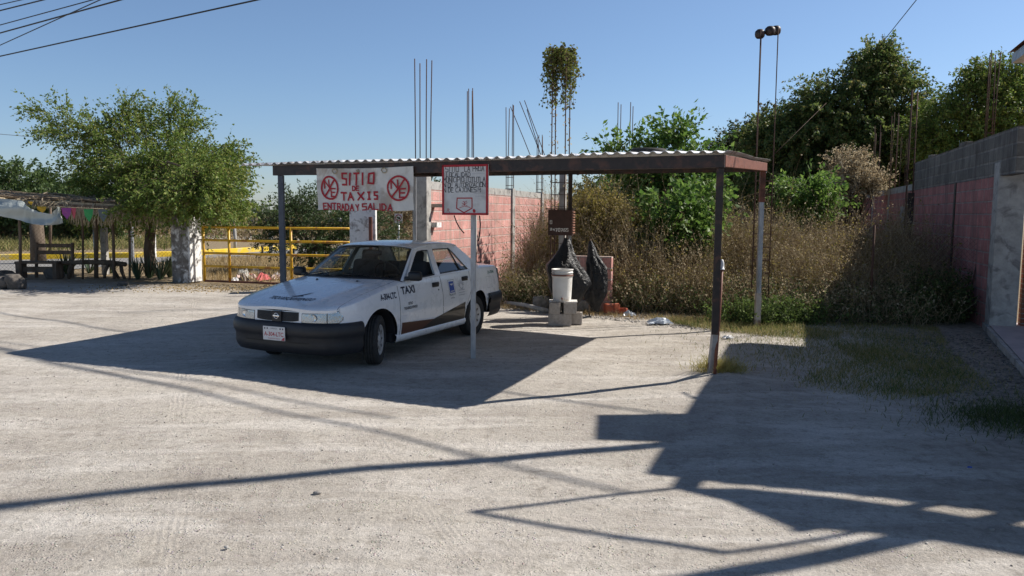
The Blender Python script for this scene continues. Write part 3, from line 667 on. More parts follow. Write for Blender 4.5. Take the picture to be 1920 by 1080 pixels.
for s, x0, w_ in (('T', 410, 58), ('A', 470, 62), ('X', 563, 60), ('Ī', 640, 40), ('S', 700, 38)):
    for pl in GL[s]: stroke(eb, [(bx(x0+7)+a*(w_-14)/850*BW, by(455)+.01+c*.092) for a, c in pl], WD*.88, bfn)
x0 = bx(242)
xx = stext(eb, 'ENTRADA', x0, by(542), .050, .078, .017, bfn, gap=.42, rnd=R1)
xx = stext(eb, 'Y', bx(545), by(545), .045, .078, .017, bfn, rnd=R1)
xx = stext(eb, 'SALIDA', bx(605), by(545), .056, .078, .017, bfn, gap=.42, rnd=R1)
for cx_, cy_, rx_, ry_ in ((311, 342, 82, 112), (914, 346, 100, 112)):
    n_ = 40; sxx = rx_/850*BW; syy = ry_/385*BH
    stroke(eb, [(bx(cx_)+sxx*.93*math.cos(2*PI*i/n_), by(cy_)+syy*.93*math.sin(2*PI*i/n_)) for i in range(n_+1)], .024, bfn)
    stroke(eb, [(bx(cx_)-sxx*.62, by(cy_)-syy*.72), (bx(cx_)+sxx*.62, by(cy_)+syy*.72)], .024, bfn)
    for s, ax, ay, m_ in (('N', -.62, -.02, 0), ('E', .08, -.72, 1)):
        for pl in GL[s]: stroke(eb, [(bx(cx_)+sxx*(ax+.55*a), by(cy_)+syy*(ay+.66*c)) for a, c in pl], .019, lambda x, y, k=0: bfn(x, y, k+.001))
eb.build('lettering', M['red'], ban)
for px in (370, 795, 575):
    b = MB(); b.smooth = True; c_ = bfn0(bx(px), BH-.035)-CB*.012-CO; r_ = .03 if px != 575 else .014
    b.tube([c_+CD*r_*1.25*math.cos(a)+Vector((0, 0, r_*math.sin(a)))-CB*.006*math.sin(3*a) for a in [2*PI*i/14 for i in range(15)]], .006, 5); b.build('tie_ring', M['straw'], ban)

# framed sign on the middle post
sg = empty('sign_board', tuple(CO), 0, 'square white sign with red frame and hand lettered black text on the carport post', 'sign')
SW, SH = .60, .585
def sfn(x, y, k=0): return tuple(cp(3.225-x, -.055-.002-k, 1.735+y)-CO)
b = MB(); b.bar(rel(cp(3.225-SW/2, -.045, 1.735)), rel(cp(3.225-SW/2, -.045, 1.735+SH)), .016, SW, up=tuple(CD))
b.v = []; b.f = []; b.m = []; b.sm = []
b.add([cp(3.225-x, u, 1.735+z)-CO for u in (-.055, -.035) for x, z in ((0, 0), (SW, 0), (SW, SH), (0, SH))], [(0, 1, 2, 3), (7, 6, 5, 4), (0, 4, 5, 1), (1, 5, 6, 2), (2, 6, 7, 3), (3, 7, 4, 0)])
b.build('panel', varied('sign_white', (.55, .535, .51), (.68, .665, .64), 4, .5, bs=0, c3=(.48, .45, .42)), sg)
b = MB()
for (x0, y0, x1, y1) in ((.012, .0, .012, SH), (SW-.012, 0, SW-.012, SH), (0, .012, SW, .012), (0, SH-.012, SW, SH-.012)):
    a = Vector(cp(3.225-x0, -.052, 1.735+y0))-CO; c = Vector(cp(3.225-x1, -.052, 1.735+y1))-CO; b.bar(a, c, .024, .02, up=tuple(CB))
b.build('frame', M['red'], sg)
eb = MB(); R2 = random.Random(8); s_ = SW/385.
def sx(px): return (px-1332)*s_
def sy(py): return SH-(py-160)*SH/440
for t, px, py, w_, h_, gap in (('SITIO', 1362, 222, .040, .062, .35), ('LA', 1522, 220, .036, .06, .3), ('PROA', 1592, 220, .034, .062, .3),
   ('LOCALIDAD', 1368, 265, .030, .050, .33), ('MUNICIPIO:TOTUTLA', 1345, 312, .033, .056, .28), ('N DE AUTORIZACION', 1345, 356, .033, .050, .27), ('N DE CAJONES:4', 1345, 400, .035, .050, .35)):
    m0 = MB(); e_x = stext(m0, t, 0, 0, w_, h_, .0065, sfn, gap=gap); k_ = min(1., (sx({'SITIO': 1480, 'LA': 1575, 'PROA': 1690, 'LOCALIDAD': 1575}.get(t, 1700 if 'CAJ' not in t else 1665))-sx(px))/e_x)
    stext(eb, t, sx(px), sy(py), w_*k_, h_, .0065, sfn, gap=gap, rnd=R2)
eb.build('lettering', M['blackpaint'], sg)
eb = MB(); pl = [(1460, 452), (1585, 452), (1585, 540), (1518, 580), (1455, 540), (1460, 452)]
stroke(eb, [(sx(a), sy(c)) for a, c in pl], .013, sfn)
for pl in ([(1480, 538), (1520, 522), (1572, 534)], [(1520, 522), (1522, 485)], [(1500, 495), (1522, 505), (1545, 492)], [(1508, 480), (1524, 490), (1540, 478)], [(1500, 515), (1522, 508), (1545, 518)]):
    stroke(eb, [(sx(a), sy(c)) for a, c in pl], .006, sfn)
stroke(eb, [(sx(1372), sy(575)), (sx(1380), sy(545)), (sx(1392), sy(550)), (sx(1385), sy(562)), (sx(1395), sy(578))], .005, sfn)
eb.add([sfn(sx(a), sy(c)) for a, c in ((1592, 572), (1590, 552), (1603, 545), (1616, 562), (1612, 578), (1598, 580))], [(0, 1, 2, 3, 4, 5)])
eb.build('emblem', M['red'], sg)
eb = MB()
for py, x0, x1 in ((238, 1585, 1690), (385, 1605, 1690), (410, 1600, 1692), (436, 1612, 1690)):
    stroke(eb, [(sx(x0+(x1-x0)*i/16), sy(py+(5 if i % 2 else -4))) for i in range(17)], .0028, sfn)
eb.build('faded_writing', M['faded'], sg)
for pts in ([(1425, 604), (1440, 660), (1465, 715), (1500, 762)], [(1640, 604), (1643, 680), (1636, 760), (1622, 830)]):
    b = MB(); b.smooth = True; b.tube([rel(cp(3.225-sx(a), -.03+.01*i, 1.735+sy(c))) for i, (a, c) in enumerate(pts)], .008, 6); b.build('strap', M['black'], sg)

# tyre and stone lying on the roof
tp = at(1213, 288, 10.6)
b = MB(); b.smooth = True
prof = [(.19, -.05), (.20, -.075), (.25, -.085), (.285, -.075), (.30, -.04), (.30, .04), (.285, .075), (.25, .085), (.20, .075), (.19, .05)]
b.lathe(prof, 32, close=False); o = b.build('tyre', M['rubber']); o.location = (tp.x, tp.y, cz(2.2)+.105); o.scale = (.82, .82, .75)
o.rotation_euler = (.03, .01, 0); tag(o, 'worn tyre lying flat on the carport roof near its right end', 'tyre')
def rock(name, p, s, m, seed, label, cat='stone', group=None, rz=0., loc=None, sub=3):
    bm = bmesh.new(); bmesh.ops.create_icosphere(bm, subdivisions=sub, radius=1); r = random.Random(seed); ph = [r.uniform(0, 6) for _ in range(9)]
    for v in bm.verts:
        c = v.co; k = 1+.16*math.sin(c.x*2.3+ph[0])+.13*math.sin(c.y*3.1+ph[1])+.12*math.sin(c.z*2.9+c.x*2+ph[2])+.06*math.sin(c.x*7+c.y*5+ph[3])+.05*math.sin(c.z*8+c.y*6+ph[4])
        q = c*k; q.x = max(-.86, min(.9, q.x)); q.y = max(-.9, min(.85, q.y)); q.z = max(-.7, min(.78, q.z)); v.co = Vector((q.x*s[0], q.y*s[1], q.z*s[2]))
    me = bpy.data.meshes.new(name); bm.to_mesh(me); bm.free(); me.materials.append(m); me.polygons.foreach_set('use_smooth', [True]*len(me.polygons))
    o = bpy.data.objects.new(name, me); COL.objects.link(o); o.location = p; o.rotation_euler.z = rz; return tag(o, label, cat, group) if label else o
p = at(993, 288, 11.6); rock('stone', (p.x, p.y, 2.57), (.05, .05, .045), M['stone'], 3, 'small round stone weighing down the middle of the carport roof')

# ================================================================== meter box, bucket, blocks, bags
mp = cp(3.15, 4.3, 0); mb = empty('meter_box', tuple(mp), 0, 'brown metal meter box with white painted number on a carport post', 'meter box')
MX = Vector((.985, -.17, 0)).normalized(); MY = Vector((.17, .985, 0)).normalized(); MM = Matrix((MX, MY, Vector((0, 0, 1)))).transposed()
def mw(x, y, z): return MX*x+MY*y+Vector((0, 0, z))
b = MB(); b.box(mw(-.12, -.24, 1.61), (.40, .36, .42), M=MM, bev=.004); b.build('box', M['darkbrown'], mb)
MM2 = MM; b = MB()
for i in range(9): b.box(mw(.088, -.24, 1.44+i*.043), (.02, .33, .018), M=MM)
b.build('louvers', varied('sunlit_brown', (.26, .12, .08), (.36, .18, .12), 10, .6, bs=.1), mb)  # lighter copy of the box brown, sun on this side put into the colour
b = MB(); b.box(mw(-.13, -.24, 1.835), (.46, .42, .016), M=MM); b.build('lid', M['darksteel'], mb)
b = MB(); b.box(mw(-.13, -.424, 1.615), (.35, .006, .36), M=MM); o = b.build('door', M['darkbrown'], mb)
eb = MB(); f = lambda x, y, k=0: tuple(mw(-.305+x, -.429-k, 1.43+y)); x = 0.022
for ch, yy in (('2', .055), ('4', .045), ('7', .03), ('0', .035), ('7', .03), ('6', .035), ('5', .035)):
    for pl in GL[ch]: stroke(eb, [(x+a*.028, yy+c*(.05 if ch not in '24' else .032)) for a, c in pl], .009, f)
    x += .045
stroke(eb, [(.02, .16), (.05, .16), (.05, .215), (.02, .215), (.02, .16)], .007, f); stroke(eb, [(.02, .19), (.05, .19)], .006, f)
eb.build('painted_number', M['plasticw'], mb)
# blocks and bucket
bk = gp(1057, 609); 
def hollow(name, p, d, rz, label, group):
    b = MB(); x, y, z = d; 
    b.box((0, y/2-.015, 0), (x, .03, z), bev=.006); b.box((0, -y/2+.015, 0), (x, .03, z), bev=.006)
    for q in (-x/2+.016, 0, x/2-.016): b.box((q, 0, 0), (.032, y-.058, z-.004))
    o = b.build(name, M['cinder']); o.location = p; o.rotation_euler = rz; return tag(o, label, 'concrete block', group)
G_ = 'concrete blocks under the bucket'
hollow('concrete_block', (bk.x-.06, bk.y-.02, .10), (.36, .15, .19), (0, 0, -.04), 'wide concrete block at the bottom left under the white bucket', G_)
hollow('concrete_block', (bk.x+.12, bk.y+.16, .10), (.38, .15, .19), (0, 0, -.12), 'rear bottom concrete block peeking out right under the white bucket', G_)
hollow('concrete_block', (bk.x-.13, bk.y+.05, .285), (.17, .34, .175), (0, 0, -.10), 'upper left concrete block directly under the white bucket', G_)
hollow('concrete_block', (bk.x+.09, bk.y+.05, .285), (.20, .34, .175), (0, 0, .05), 'upper right concrete block directly under the white bucket', G_)
b = MB(); b.box((bk.x+.0, bk.y+.08, .381), (.44, .30, .012), rz=-.05); tag(b.build('tray', M['plasticw']), 'thin white board lying between the blocks and the bucket', 'board')
bu = empty('bucket', (bk.x-.02, bk.y+.08, .388), 0, 'white plastic bucket with dirty tap standing on concrete blocks', 'bucket')
b = MB(); b.smooth = True
b.lathe([(.001, 0), (.135, 0), (.142, .01), (.148, .10), (.160, .36), (.163, .385), (.170, .385), (.170, .40), (.163, .405), (.165, .44), (.172, .44), (.172, .452), (.165, .455), (.166, .485), (.174, .485), (.174, .50), (.160, .50), (.158, .40), (.135, .02), (.001, .02)], 40)
b.build('body', M['plasticw'], bu)
b = MB(); b.smooth = True; b.lathe([(.1735, .402), (.1755, .405), (.1755, .416), (.1735, .419)], 40); b.tube([(.172*math.cos(a), .172*math.sin(a), .40-.0*a) for a in [PI+.3+i*(PI-.6)/16 for i in range(17)]], .006, 6); b.build('handle', M['rustbrown'], bu)
b = MB(); b.smooth = True; b.tube([(-.01, -.14, .05), (-.012, -.19, .05)], .014, 8); b.tube([(-.012, -.18, .06), (-.012, -.185, .02)], .009, 8); b.build('tap', M['rustbrown'], bu)
# draped black bags
def bag(name, outline, Y, depth, label, seed, bulge=.22):
    """outline: list of rows (photo y, left x, right x) top to bottom"""
    b = MB(); b.smooth = True; rr = random.Random(seed); n = 36; rows = []
    ph = [rr.uniform(0, 6) for _ in range(8)]
    for k_, (py, l, r_) in enumerate(outline):
        a = at(l, py, Y); c = at(r_, py, Y); m_ = (a+c)/2; hx = (c.x-a.x)/2; t = k_/(len(outline)-1); row = []
        for j in range(n):
            an = 2*PI*j/n; fold = 1+.13*math.sin(an*5+ph[0]+t*4.2)*min(1, t*3)+.10*math.sin(an*8+ph[1]-t*7)*min(1, t*3)+.07*math.sin(an*13+ph[2]+t*13)*min(1, t*2)+rr.uniform(-.05, .05)
            ce = 1 if abs(math.cos(an)) > .9 else fold
            row.append((m_.x+hx*math.cos(an)*(ce*.5+.5+.03*math.sin(k_*2.7+ph[4])), Y+max(.02, min(hx*.75, depth))*math.sin(an)*fold, m_.z+.015*math.sin(an*3+ph[3]+k_)))
        row.append(row[0]); rows.append(row)
    b.grid(rows); return tag(b.build(name, M['bag']), label, 'plastic bag', 'black bags at the edge of the weeds')
bag('black_bag', [(446, 1056, 1066), (455, 1052, 1070), (470, 1044, 1076), (485, 1034, 1082), (496, 1022, 1090), (505, 1024, 1096), (520, 1027, 1106), (532, 1028, 1109), (545, 1032, 1100), (558, 1038, 1092), (572, 1046, 1082)], 12.75, .22, 'black plastic bag draped over the post behind the white bucket', 4)
bag('black_bag', [(450, 1104, 1108), (458, 1102, 1113), (475, 1100, 1120), (490, 1098, 1129), (500, 1098, 1138), (515, 1098, 1139), (530, 1096, 1140), (545, 1094, 1139), (558, 1096, 1134), (570, 1106, 1128), (582, 1114, 1124)], 13.1, .16, 'tall black plastic bag hanging from a stake right of the bucket', 9)
b = MB(); b.smooth = True; a = at(1106, 446, 13.1); b.tube([(a.x, 13.1, 0), (a.x, 13.1, a.z)], .015, 6); tag(b.build('stake', M['pole']), 'thin wooden stake holding up the right hand black bag', 'stake')
# debris along the edge
rock('stone', tuple(gp(1018, 577))[:2]+(.10,), (.22, .16, .16), M['stone'], 11, 'large grey stone lying left of the concrete blocks')
rock('stone', tuple(gp(1098, 582))[:2]+(.10,), (.24, .2, .15), M['stone'], 12, 'dark stone under the two black bags')
rock('stone', tuple(gp(968, 566))[:2]+(.08,), (.34, .16, .13), M['stone'], 14, 'flat grey stone at the foot of the weeds behind the taxi')
b = MB(); b.smooth = True; a = gp(948, 573); c = gp(1026, 587); b.tube([(a.x, a.y, .06), ((a.x+c.x)/2, (a.y+c.y)/2, .075), (c.x, c.y, .05)], [.035, .04, .045], 10); tag(b.build('concrete_pipe', M['concrete']), 'pale round pole lying on the ground left of the concrete blocks', 'pole')
b = MB(); p = gp(1149, 588); b.box((p.x, p.y+.1, .10), (.26, .16, .17), rz=.2, bev=.02); b.box((p.x+.07, p.y+.02, .14), (.10, .05, .12), rz=.5, bev=.01); tag(b.build('orange_crate', varied('orange_plastic', (.42, .09, .035), (.5, .13, .06), 8, .6, c3=(.2, .1, .08))), 'broken orange red box in the weeds right of the black bags', 'box')
b = MB(); p = gp(1170, 588); b.box((p.x, p.y+.1, .06), (.16, .12, .11), rz=-.4, bev=.02); tag(b.build('orange_piece', varied('orange_scrap', (.36, .07, .03), (.45, .1, .05), 8, .6)), 'small orange red scrap beside the broken box', 'scrap')
def crumple(name, p, s, m, seed, label, cat):
    b = MB(); r = random.Random(seed); n = 9; b.smooth = False
    b.grid([[(p[0]+s[0]*((i/(n-1))-.5)*(1+.3*math.sin(j*1.7)), p[1]+s[1]*((j/(n-1))-.5)*(1+.3*math.cos(i*1.3)), p[2]+max(0, s[2]*(math.sin(PI*i/(n-1))*math.sin(PI*j/(n-1)))**.6*(r.uniform(.35, 1)))) for i in range(n)] for j in range(n)])
    return tag(b.build(name, m), label, cat)
cl = mat('clear_plastic_litter', (.55, .60, .66), .25)
p = gp(1237, 603); crumple('plastic_litter', (p.x, p.y, .012), (.34, .22, .10), cl, 2, 'crumpled pale plastic wrapper on the gravel right of the black bags', 'litter')
p = gp(1180, 590); crumple('plastic_litter', (p.x, p.y, .012), (.20, .12, .10), cl, 5, 'small crushed clear bottle beside the orange box', 'litter')
p = gp(1366, 630); crumple('paper_scrap', (p.x, p.y, .012), (.14, .1, .05), M['plasticw'], 6, 'white paper scrap on the ground beyond the corner post', 'litter')
p = gp(430, 1036); rock('stone', (p.x, p.y, .010), (.013, .011, .010), M['concrete'], 31, 'tiny pale stone lying alone at the near left of the lot', sub=2)
p = gp(1864, 985); rock('stone', (p.x, p.y, .010), (.02, .016, .014), M['stone'], 33, 'small brown stone in the shade at the lower right', sub=2)
p = gp(1822, 870); crumple('paper_scrap', (p.x, p.y, .012), (.04, .03, .015), M['bluelogo'], 8, 'tiny blue scrap on the shaded dirt at right', 'litter')
p = gp(600, 932); rock('stone', (p.x, p.y, .012), (.03, .02, .015), M['stone'], 34, 'small grey stone on the bare dirt left of centre', sub=2)

# ================================================================== taxi
CX, CY, CTH = -2.2639, 9.1519, -1.9955
car = empty('taxi', (CX, CY, 0), CTH, 'white taxi sedan with dark bumpers parked in the shade of the carport', 'car')
def hermite(tab):
    xs_ = [a for a, _ in tab]; ys_ = [b for _, b in tab]; n = len(xs_)
    d = [(ys_[i+1]-ys_[i])/(xs_[i+1]-xs_[i]) for i in range(n-1)]
    m = [d[0]]+[0 if d[i-1]*d[i] <= 0 else 2*d[i-1]*d[i]/(d[i-1]+d[i]) for i in range(1, n-1)]+[d[-1]]
    def f(x):
        x = max(xs_[0], min(xs_[-1], x)); i = 0
        while i < n-2 and x > xs_[i+1]: i += 1
        h_ = xs_[i+1]-xs_[i]; t = (x-xs_[i])/h_
        return (2*t**3-3*t*t+1)*ys_[i]+(t**3-2*t*t+t)*h_*m[i]+(-2*t**3+3*t*t)*ys_[i+1]+(t**3-t*t)*h_*m[i+1]
    return f
XF_, XR_ = .79, .86
def Wo(X):
    if X > 0: return .833*max(0, 1-min(1, X/XF_)**3.2)**(1/4.5)
    if X < -2.6: return .833*max(0, 1-min(1, (-2.6-X)/XR_)**4.5)**(1/7)
    return .833
def Xfo(y): return XF_*(1-(abs(y)/.833)**4.5)**(1/3.2)
def Xro(y): return -2.6-XR_*(1-(abs(y)/.833)**7)**(1/4.5)
def tz(z): return .045*((.5-z)/.3)**2 if z < .5 else .055*((z-.5)/.4)**2
def side(X, z): return Wo(X)*(1-(tz(z)+(.006*math.exp(-((z-.47)/.02)**2)))/.833)+.004*math.exp(-((z-.70)/.06)**2)
zs = hermite([(-3.44, .915), (-3.2, .94), (-2.7, .945), (-1.5, .925), (-.6, .90), (-.3, .87), (0, .825), (.3, .775), (.6, .715), (.79, .675)])
zc = hermite([(-3.44, .965), (-3.2, .995), (-2.65, 1.012), (-1.5, 1.0), (-.55, .965), (-.3, .93), (0, .885), (.3, .83), (.6, .765), (.79, .715)])
def Ws(X): return side(X, zs(X))
def zt(X, y):
    w_ = max(1e-4, Ws(X)); q = min(1, abs(y)/w_); return zs(X)+(zc(X)-zs(X))*(1-q**2.6)**(1/2.6)
def zlow(X):
    z = .215
    for c, r in ((0., .355), (-2.43, .345)):
        d = r*r-(X-c)**2
        if d > 0: z = max(z, .30+math.sqrt(d))
    if X > .36: z = max(z, .50)
    if X < -2.8: z = max(z, .50)
    return z
# outline of the front in arc length
opts = [(Xfo(.70*i/80), .70*i/80) for i in range(81)]; x0 = Xfo(.70); opts += [(x0-(x0+.1)*i/80, Wo(x0-(x0+.1)*i/80)) for i in range(1, 81)]
arc = [0.]
for i in range(1, len(opts)): arc.append(arc[-1]+math.dist(opts[i], opts[i-1]))
def outl(p):
    s = 1 if p >= 0 else -1; p = min(abs(p), arc[-1]-1e-5); i = max(0, min(len(arc)-2, int(np.searchsorted(arc, p))-1)); t = (p-arc[i])/(arc[i+1]-arc[i])
    (a, b_), (c, d) = opts[i], opts[i+1]; i0, i1 = max(0, i-2), min(len(opts)-1, i+3)
    tx, ty = opts[i1][0]-opts[i0][0], opts[i1][1]-opts[i0][1]
    if i0 == 0 and p < .02: tx, ty = 0, 1
    L = math.hypot(tx, ty); nx, ny = ty/L, -tx/L
    return (a+(c-a)*t, s*(b_+(d-b_)*t), nx, s*ny)
def fr(p, z, off=0.):
    x, y, nx, ny = outl(p); k = off-tz(z); return (x+nx*k, y+ny*k, z)
def parc(y): return float(np.interp(y, [b_ for a, b_ in opts[:81]], arc[:81]))
def frange(a, b_, st):
    n = max(1, int(round(abs(b_-a)/abs(st)))); return [a+(b_-a)*i/n for i in range(n+1)]
def cols(a, b_):
    L = frange(a, b_, -.04 if b_ < a else .04)
    for c, r in ((0., .355), (-2.43, .345)):
        for s in (-1, 1):
            for e in (.0005, .004, .012, .03, .06, .1):
                x = c+s*(r-e)
                if min(a, b_) < x < max(a, b_): L.append(x)
            x = c+s*(r+.0005)
            if min(a, b_) < x < max(a, b_): L.append(x)
    return sorted(set(L), reverse=b_ < a)
NR = 18
def rowt(): return [(i/NR) for i in range(NR+1)]
def panel(b, X0, X1, s, xr=None, xl=None, off=0., X0b=None, X1b=None):
    """side panel from X0 (front) to X1 (rear); xl/xr give X at height for curved edges"""
    P = []
    C = cols(X0b if X0b is not None else X0, X1b if X1b is not None else X1)
    a, c = C[0], C[-1]
    for X in C:
        q = (X-a)/(c-a); zl = zlow(X); col = []; 
        for t in rowt():
            Z = zl+(.95-zl)*t; 
            A = xl(Z) if xl else a; B = xr(Z) if xr else c
            x = A+(B-A)*q; Zt = zs(x); Z = zl+(Zt-zl)*t
            A = xl(Z) if xl else a; B = xr(Z) if xr else c; x = A+(B-A)*q
            col.append((x, s*(side(x, Z)+off), Z))
        P.append(col)
    b.grid(P, flip=(s < 0))
def xq(Z): t = max(0, min(1, (Z-.42)/.34)); return -2.115-.17*t*t*(3-2*t)
body = MB(); body.smooth = True
HY = .70
for s in (1, -1):
    panel(body, .62, -.405, s)
    panel(body, None, None, s, xl=lambda Z: xq(Z)-.007, X0b=-2.122, X1b=-3.42)
    # fender tops
    P = []
    for X in frange(.635, -.60, -.03): w_ = max(Ws(X), HY+.006); P.append([(X, s*(HY+.004+(w_-HY-.004)*q), zt(X, HY+.004+(w_-HY-.004)*q)) for q in (0, .3, .55, .75, .88, .95, .985, .997, 1)])
    body.grid(P, flip=(s > 0))
# front face
PC = float(np.interp(-.62, [-a for a, b_ in opts], arc)) if False else [arc[i] for i in range(len(opts)) if opts[i][0] >= .615][-1]
ps = frange(-PC, PC, .03)
body.grid([[fr(p, .50+(zs(outl(p)[0])-.50)*t) for t in [i/8 for i in range(9)]] for p in ps], flip=True)
# rear deck, tail face
P = []
for X in frange(-2.60, -3.44, -.03):
    w_ = Ws(X); P.append([(X, w_*q, zt(X, w_*q)) for q in [-1, -.995, -.98, -.94, -.88, -.75, -.5, -.25, 0, .25, .5, .75, .88, .94, .98, .995, 1]])
body.grid(P)
def rr_(y, z, off=0): return (Xro(y)+tz(z)-off, y, z)
body.grid([[rr_(y, .48+(zs(-3.4)-.48)*t) for t in [i/6 for i in range(7)]] for y in frange(-.78, .78, .05)])
# upper side structure
def yu(z): return .778-.20*(z-.90)/.41
zrail = hermite([(-2.26, 1.295), (-2.12, 1.315), (-1.7, 1.325), (-1.3, 1.315), (-1.1, 1.285)])
zrc = hermite([(-2.30, 1.335), (-2.08, 1.365), (-1.75, 1.38), (-1.4, 1.37), (-1.08, 1.335)])
outer = [(-.56, .885), (-.82, 1.072), (-1.10, 1.285), (-1.3, 1.315), (-1.5, 1.322), (-1.7, 1.325), (-1.95, 1.322), (-2.12, 1.312), (-2.24, 1.297), (-2.42, 1.18), (-2.70, .955), (-2.5, .942), (-2.0, .932), (-1.45, .92), (-1., .905)]
win1 = [(-.66, .925), (-1.0, .930), (-1.375, .945), (-1.405, 1.10), (-1.455, 1.268), (-1.30, 1.272), (-1.17, 1.262), (-1.12, 1.24)]
win2 = [(-1.50, .948), (-1.9, .955), (-2.33, .962), (-2.23, 1.06), (-2.10, 1.20), (-2.03, 1.268), (-1.8, 1.276), (-1.565, 1.276), (-1.53, 1.12)]
def tess(b, loops, fn, flip):
    tri = tessellate_polygon([[Vector((u, v, 0)) for u, v in l] for l in loops]); flat = [p for l in loops for p in l]
    b.add([fn(u, v) for u, v in flat], [tuple(t[::-1]) if flip else tuple(t) for t in tri])
for s in (1, -1):
    body.smooth = False
    tess(body, [outer, win1, win2], lambda u, v: (u, s*yu(v), v), s > 0)
    tess(body, [outer, win1, win2], lambda u, v: (u, s*(yu(v)-.03), v), s < 0)
    body.smooth = True
    for l in (win1, win2):
        body.smooth = False; L = l+[l[0]]; body.grid([[(u, s*yu(v), v) for u, v in L], [(u, s*(yu(v)-.03), v) for u, v in L]])
    body.smooth = True
    body.tube([(u, s*(yu(v)+.0), v+.003) for u, v in outer[2:9]], .011, 6)
    # belt ledge between the door skin and the glasshouse
    body.grid([[(X, s*Ws(X), zs(X)), (X, s*.76, zs(X)+.012)] for X in frange(-.55, -2.72, -.06)], flip=(s > 0))
def wsb(u): X = -.42-.15*u*u; y = .765*u; return Vector((X, y, zt(X, y)-.004+.004*u*u))
def wst(u): X = -1.08-.03*u*u; y = .588*u; return Vector((X, y, zrail(-1.1)+(zrc(X)-zrail(-1.1))*(1-abs(u)**2.4)**(1/2.4)))
def wsp(u, v): p = wsb(u).lerp(wst(u), v); p += Vector((.55, 0, .8))*(.05*(1-u*u)*v*(1-v)*2); return p
def rwb(u): X = -2.68+.02*u*u; y = .70*u; return Vector((X, y, zt(X, y)))
def rwt(u): X = -2.28+.04*u*u; y = .585*u; return Vector((X, y, 1.297+(zrc(X)-1.297)*(1-abs(u)**2.4)**(1/2.4)))
def rwp(u, v): p = rwb(u).lerp(rwt(u), v); p += Vector((-.55, 0, .8))*(.05*(1-u*u)*v*(1-v)*2); return p
UU = [-1, -.998, -.99, -.97, -.94, -.9, -.8, -.65, -.5, -.25, 0, .25, .5, .65, .8, .9, .94, .97, .99, .998, 1]
P = []
for i in range(25):
    f_ = i/24; row = []
    for u in UU:
        a = wst(u); c = rwt(u); X = a.x+(c.x-a.x)*f_; y = u*(.588+.006*math.sin(PI*f_)-.003*f_)
        zr = zrail(X); row.append((X, y, zr+(zrc(X)-zr)*(1-abs(u)**2.4)**(1/2.4)))
    P.append(row)
body.grid(P)
for f_, a, c in ((wsp, .945, 1), (wsp, -1, -.945), (rwp, .93, 1), (rwp, -1, -.93)):
    body.grid([[f_(a+(c-a)*j/3, i/10) for j in range(4)] for i in range(11)], flip=f_ is wsp)
body.grid([[rwp(-.95+1.9*i/12, v)+Vector((0, 0, 0)) for i in range(13)] for v in (.92, 1.0)])
body.grid([[wsp(-.95+1.9*i/12, v) for i in range(13)] for v in (.955, 1.0)], flip=True)
bo = body.build('body', M['paint'], car)
# hood
hd = MB(); hd.smooth = True; P = []
for i in range(33):
    row = []
    for j in range(41):
        y = -HY+2*HY*j/40; xf = Xfo(y)-.004; xc = -.43-.15*(y/.765)**2+.0
        q = (i/32)**1.0; X = xf+(xc-xf)*(q**1.25)
        z = zt(X, y)-.004*math.exp(-((abs(y)-.46-.10*q)/.012)**2)
        row.append((X, y, z))
    P.append(row)
hd.grid(P, flip=True); hd.grid([P[0], [(x-.002, y, z-.03) for x, y, z in P[0]]]); ho = hd.build('hood', M['paint'], car)
b = MB(); b.smooth = True
for y in (-.30, .30): b.lathe([(.001, .014), (.012, .012), (.017, 0)], 10, M=Matrix.Translation((-.28, y, zt(-.28, y))))
b.build('washer_jet', M['black'], ho)
b = MB()
for s in (1, -1):
    b.grid([[(X, s*(HY-.02), zt(X, HY)-.012), (X, s*(HY+.02), zt(X, HY+.02)-.012)] for X in frange(.62, -.55, -.05)], flip=(s > 0))
b.grid([[(-.405, .001+side(-.405, z), z), (-.412, .001+side(-.412, z), z)] for z in frange(.24, .88, .04)])
b.build('panel_gap', M['black'], bo)
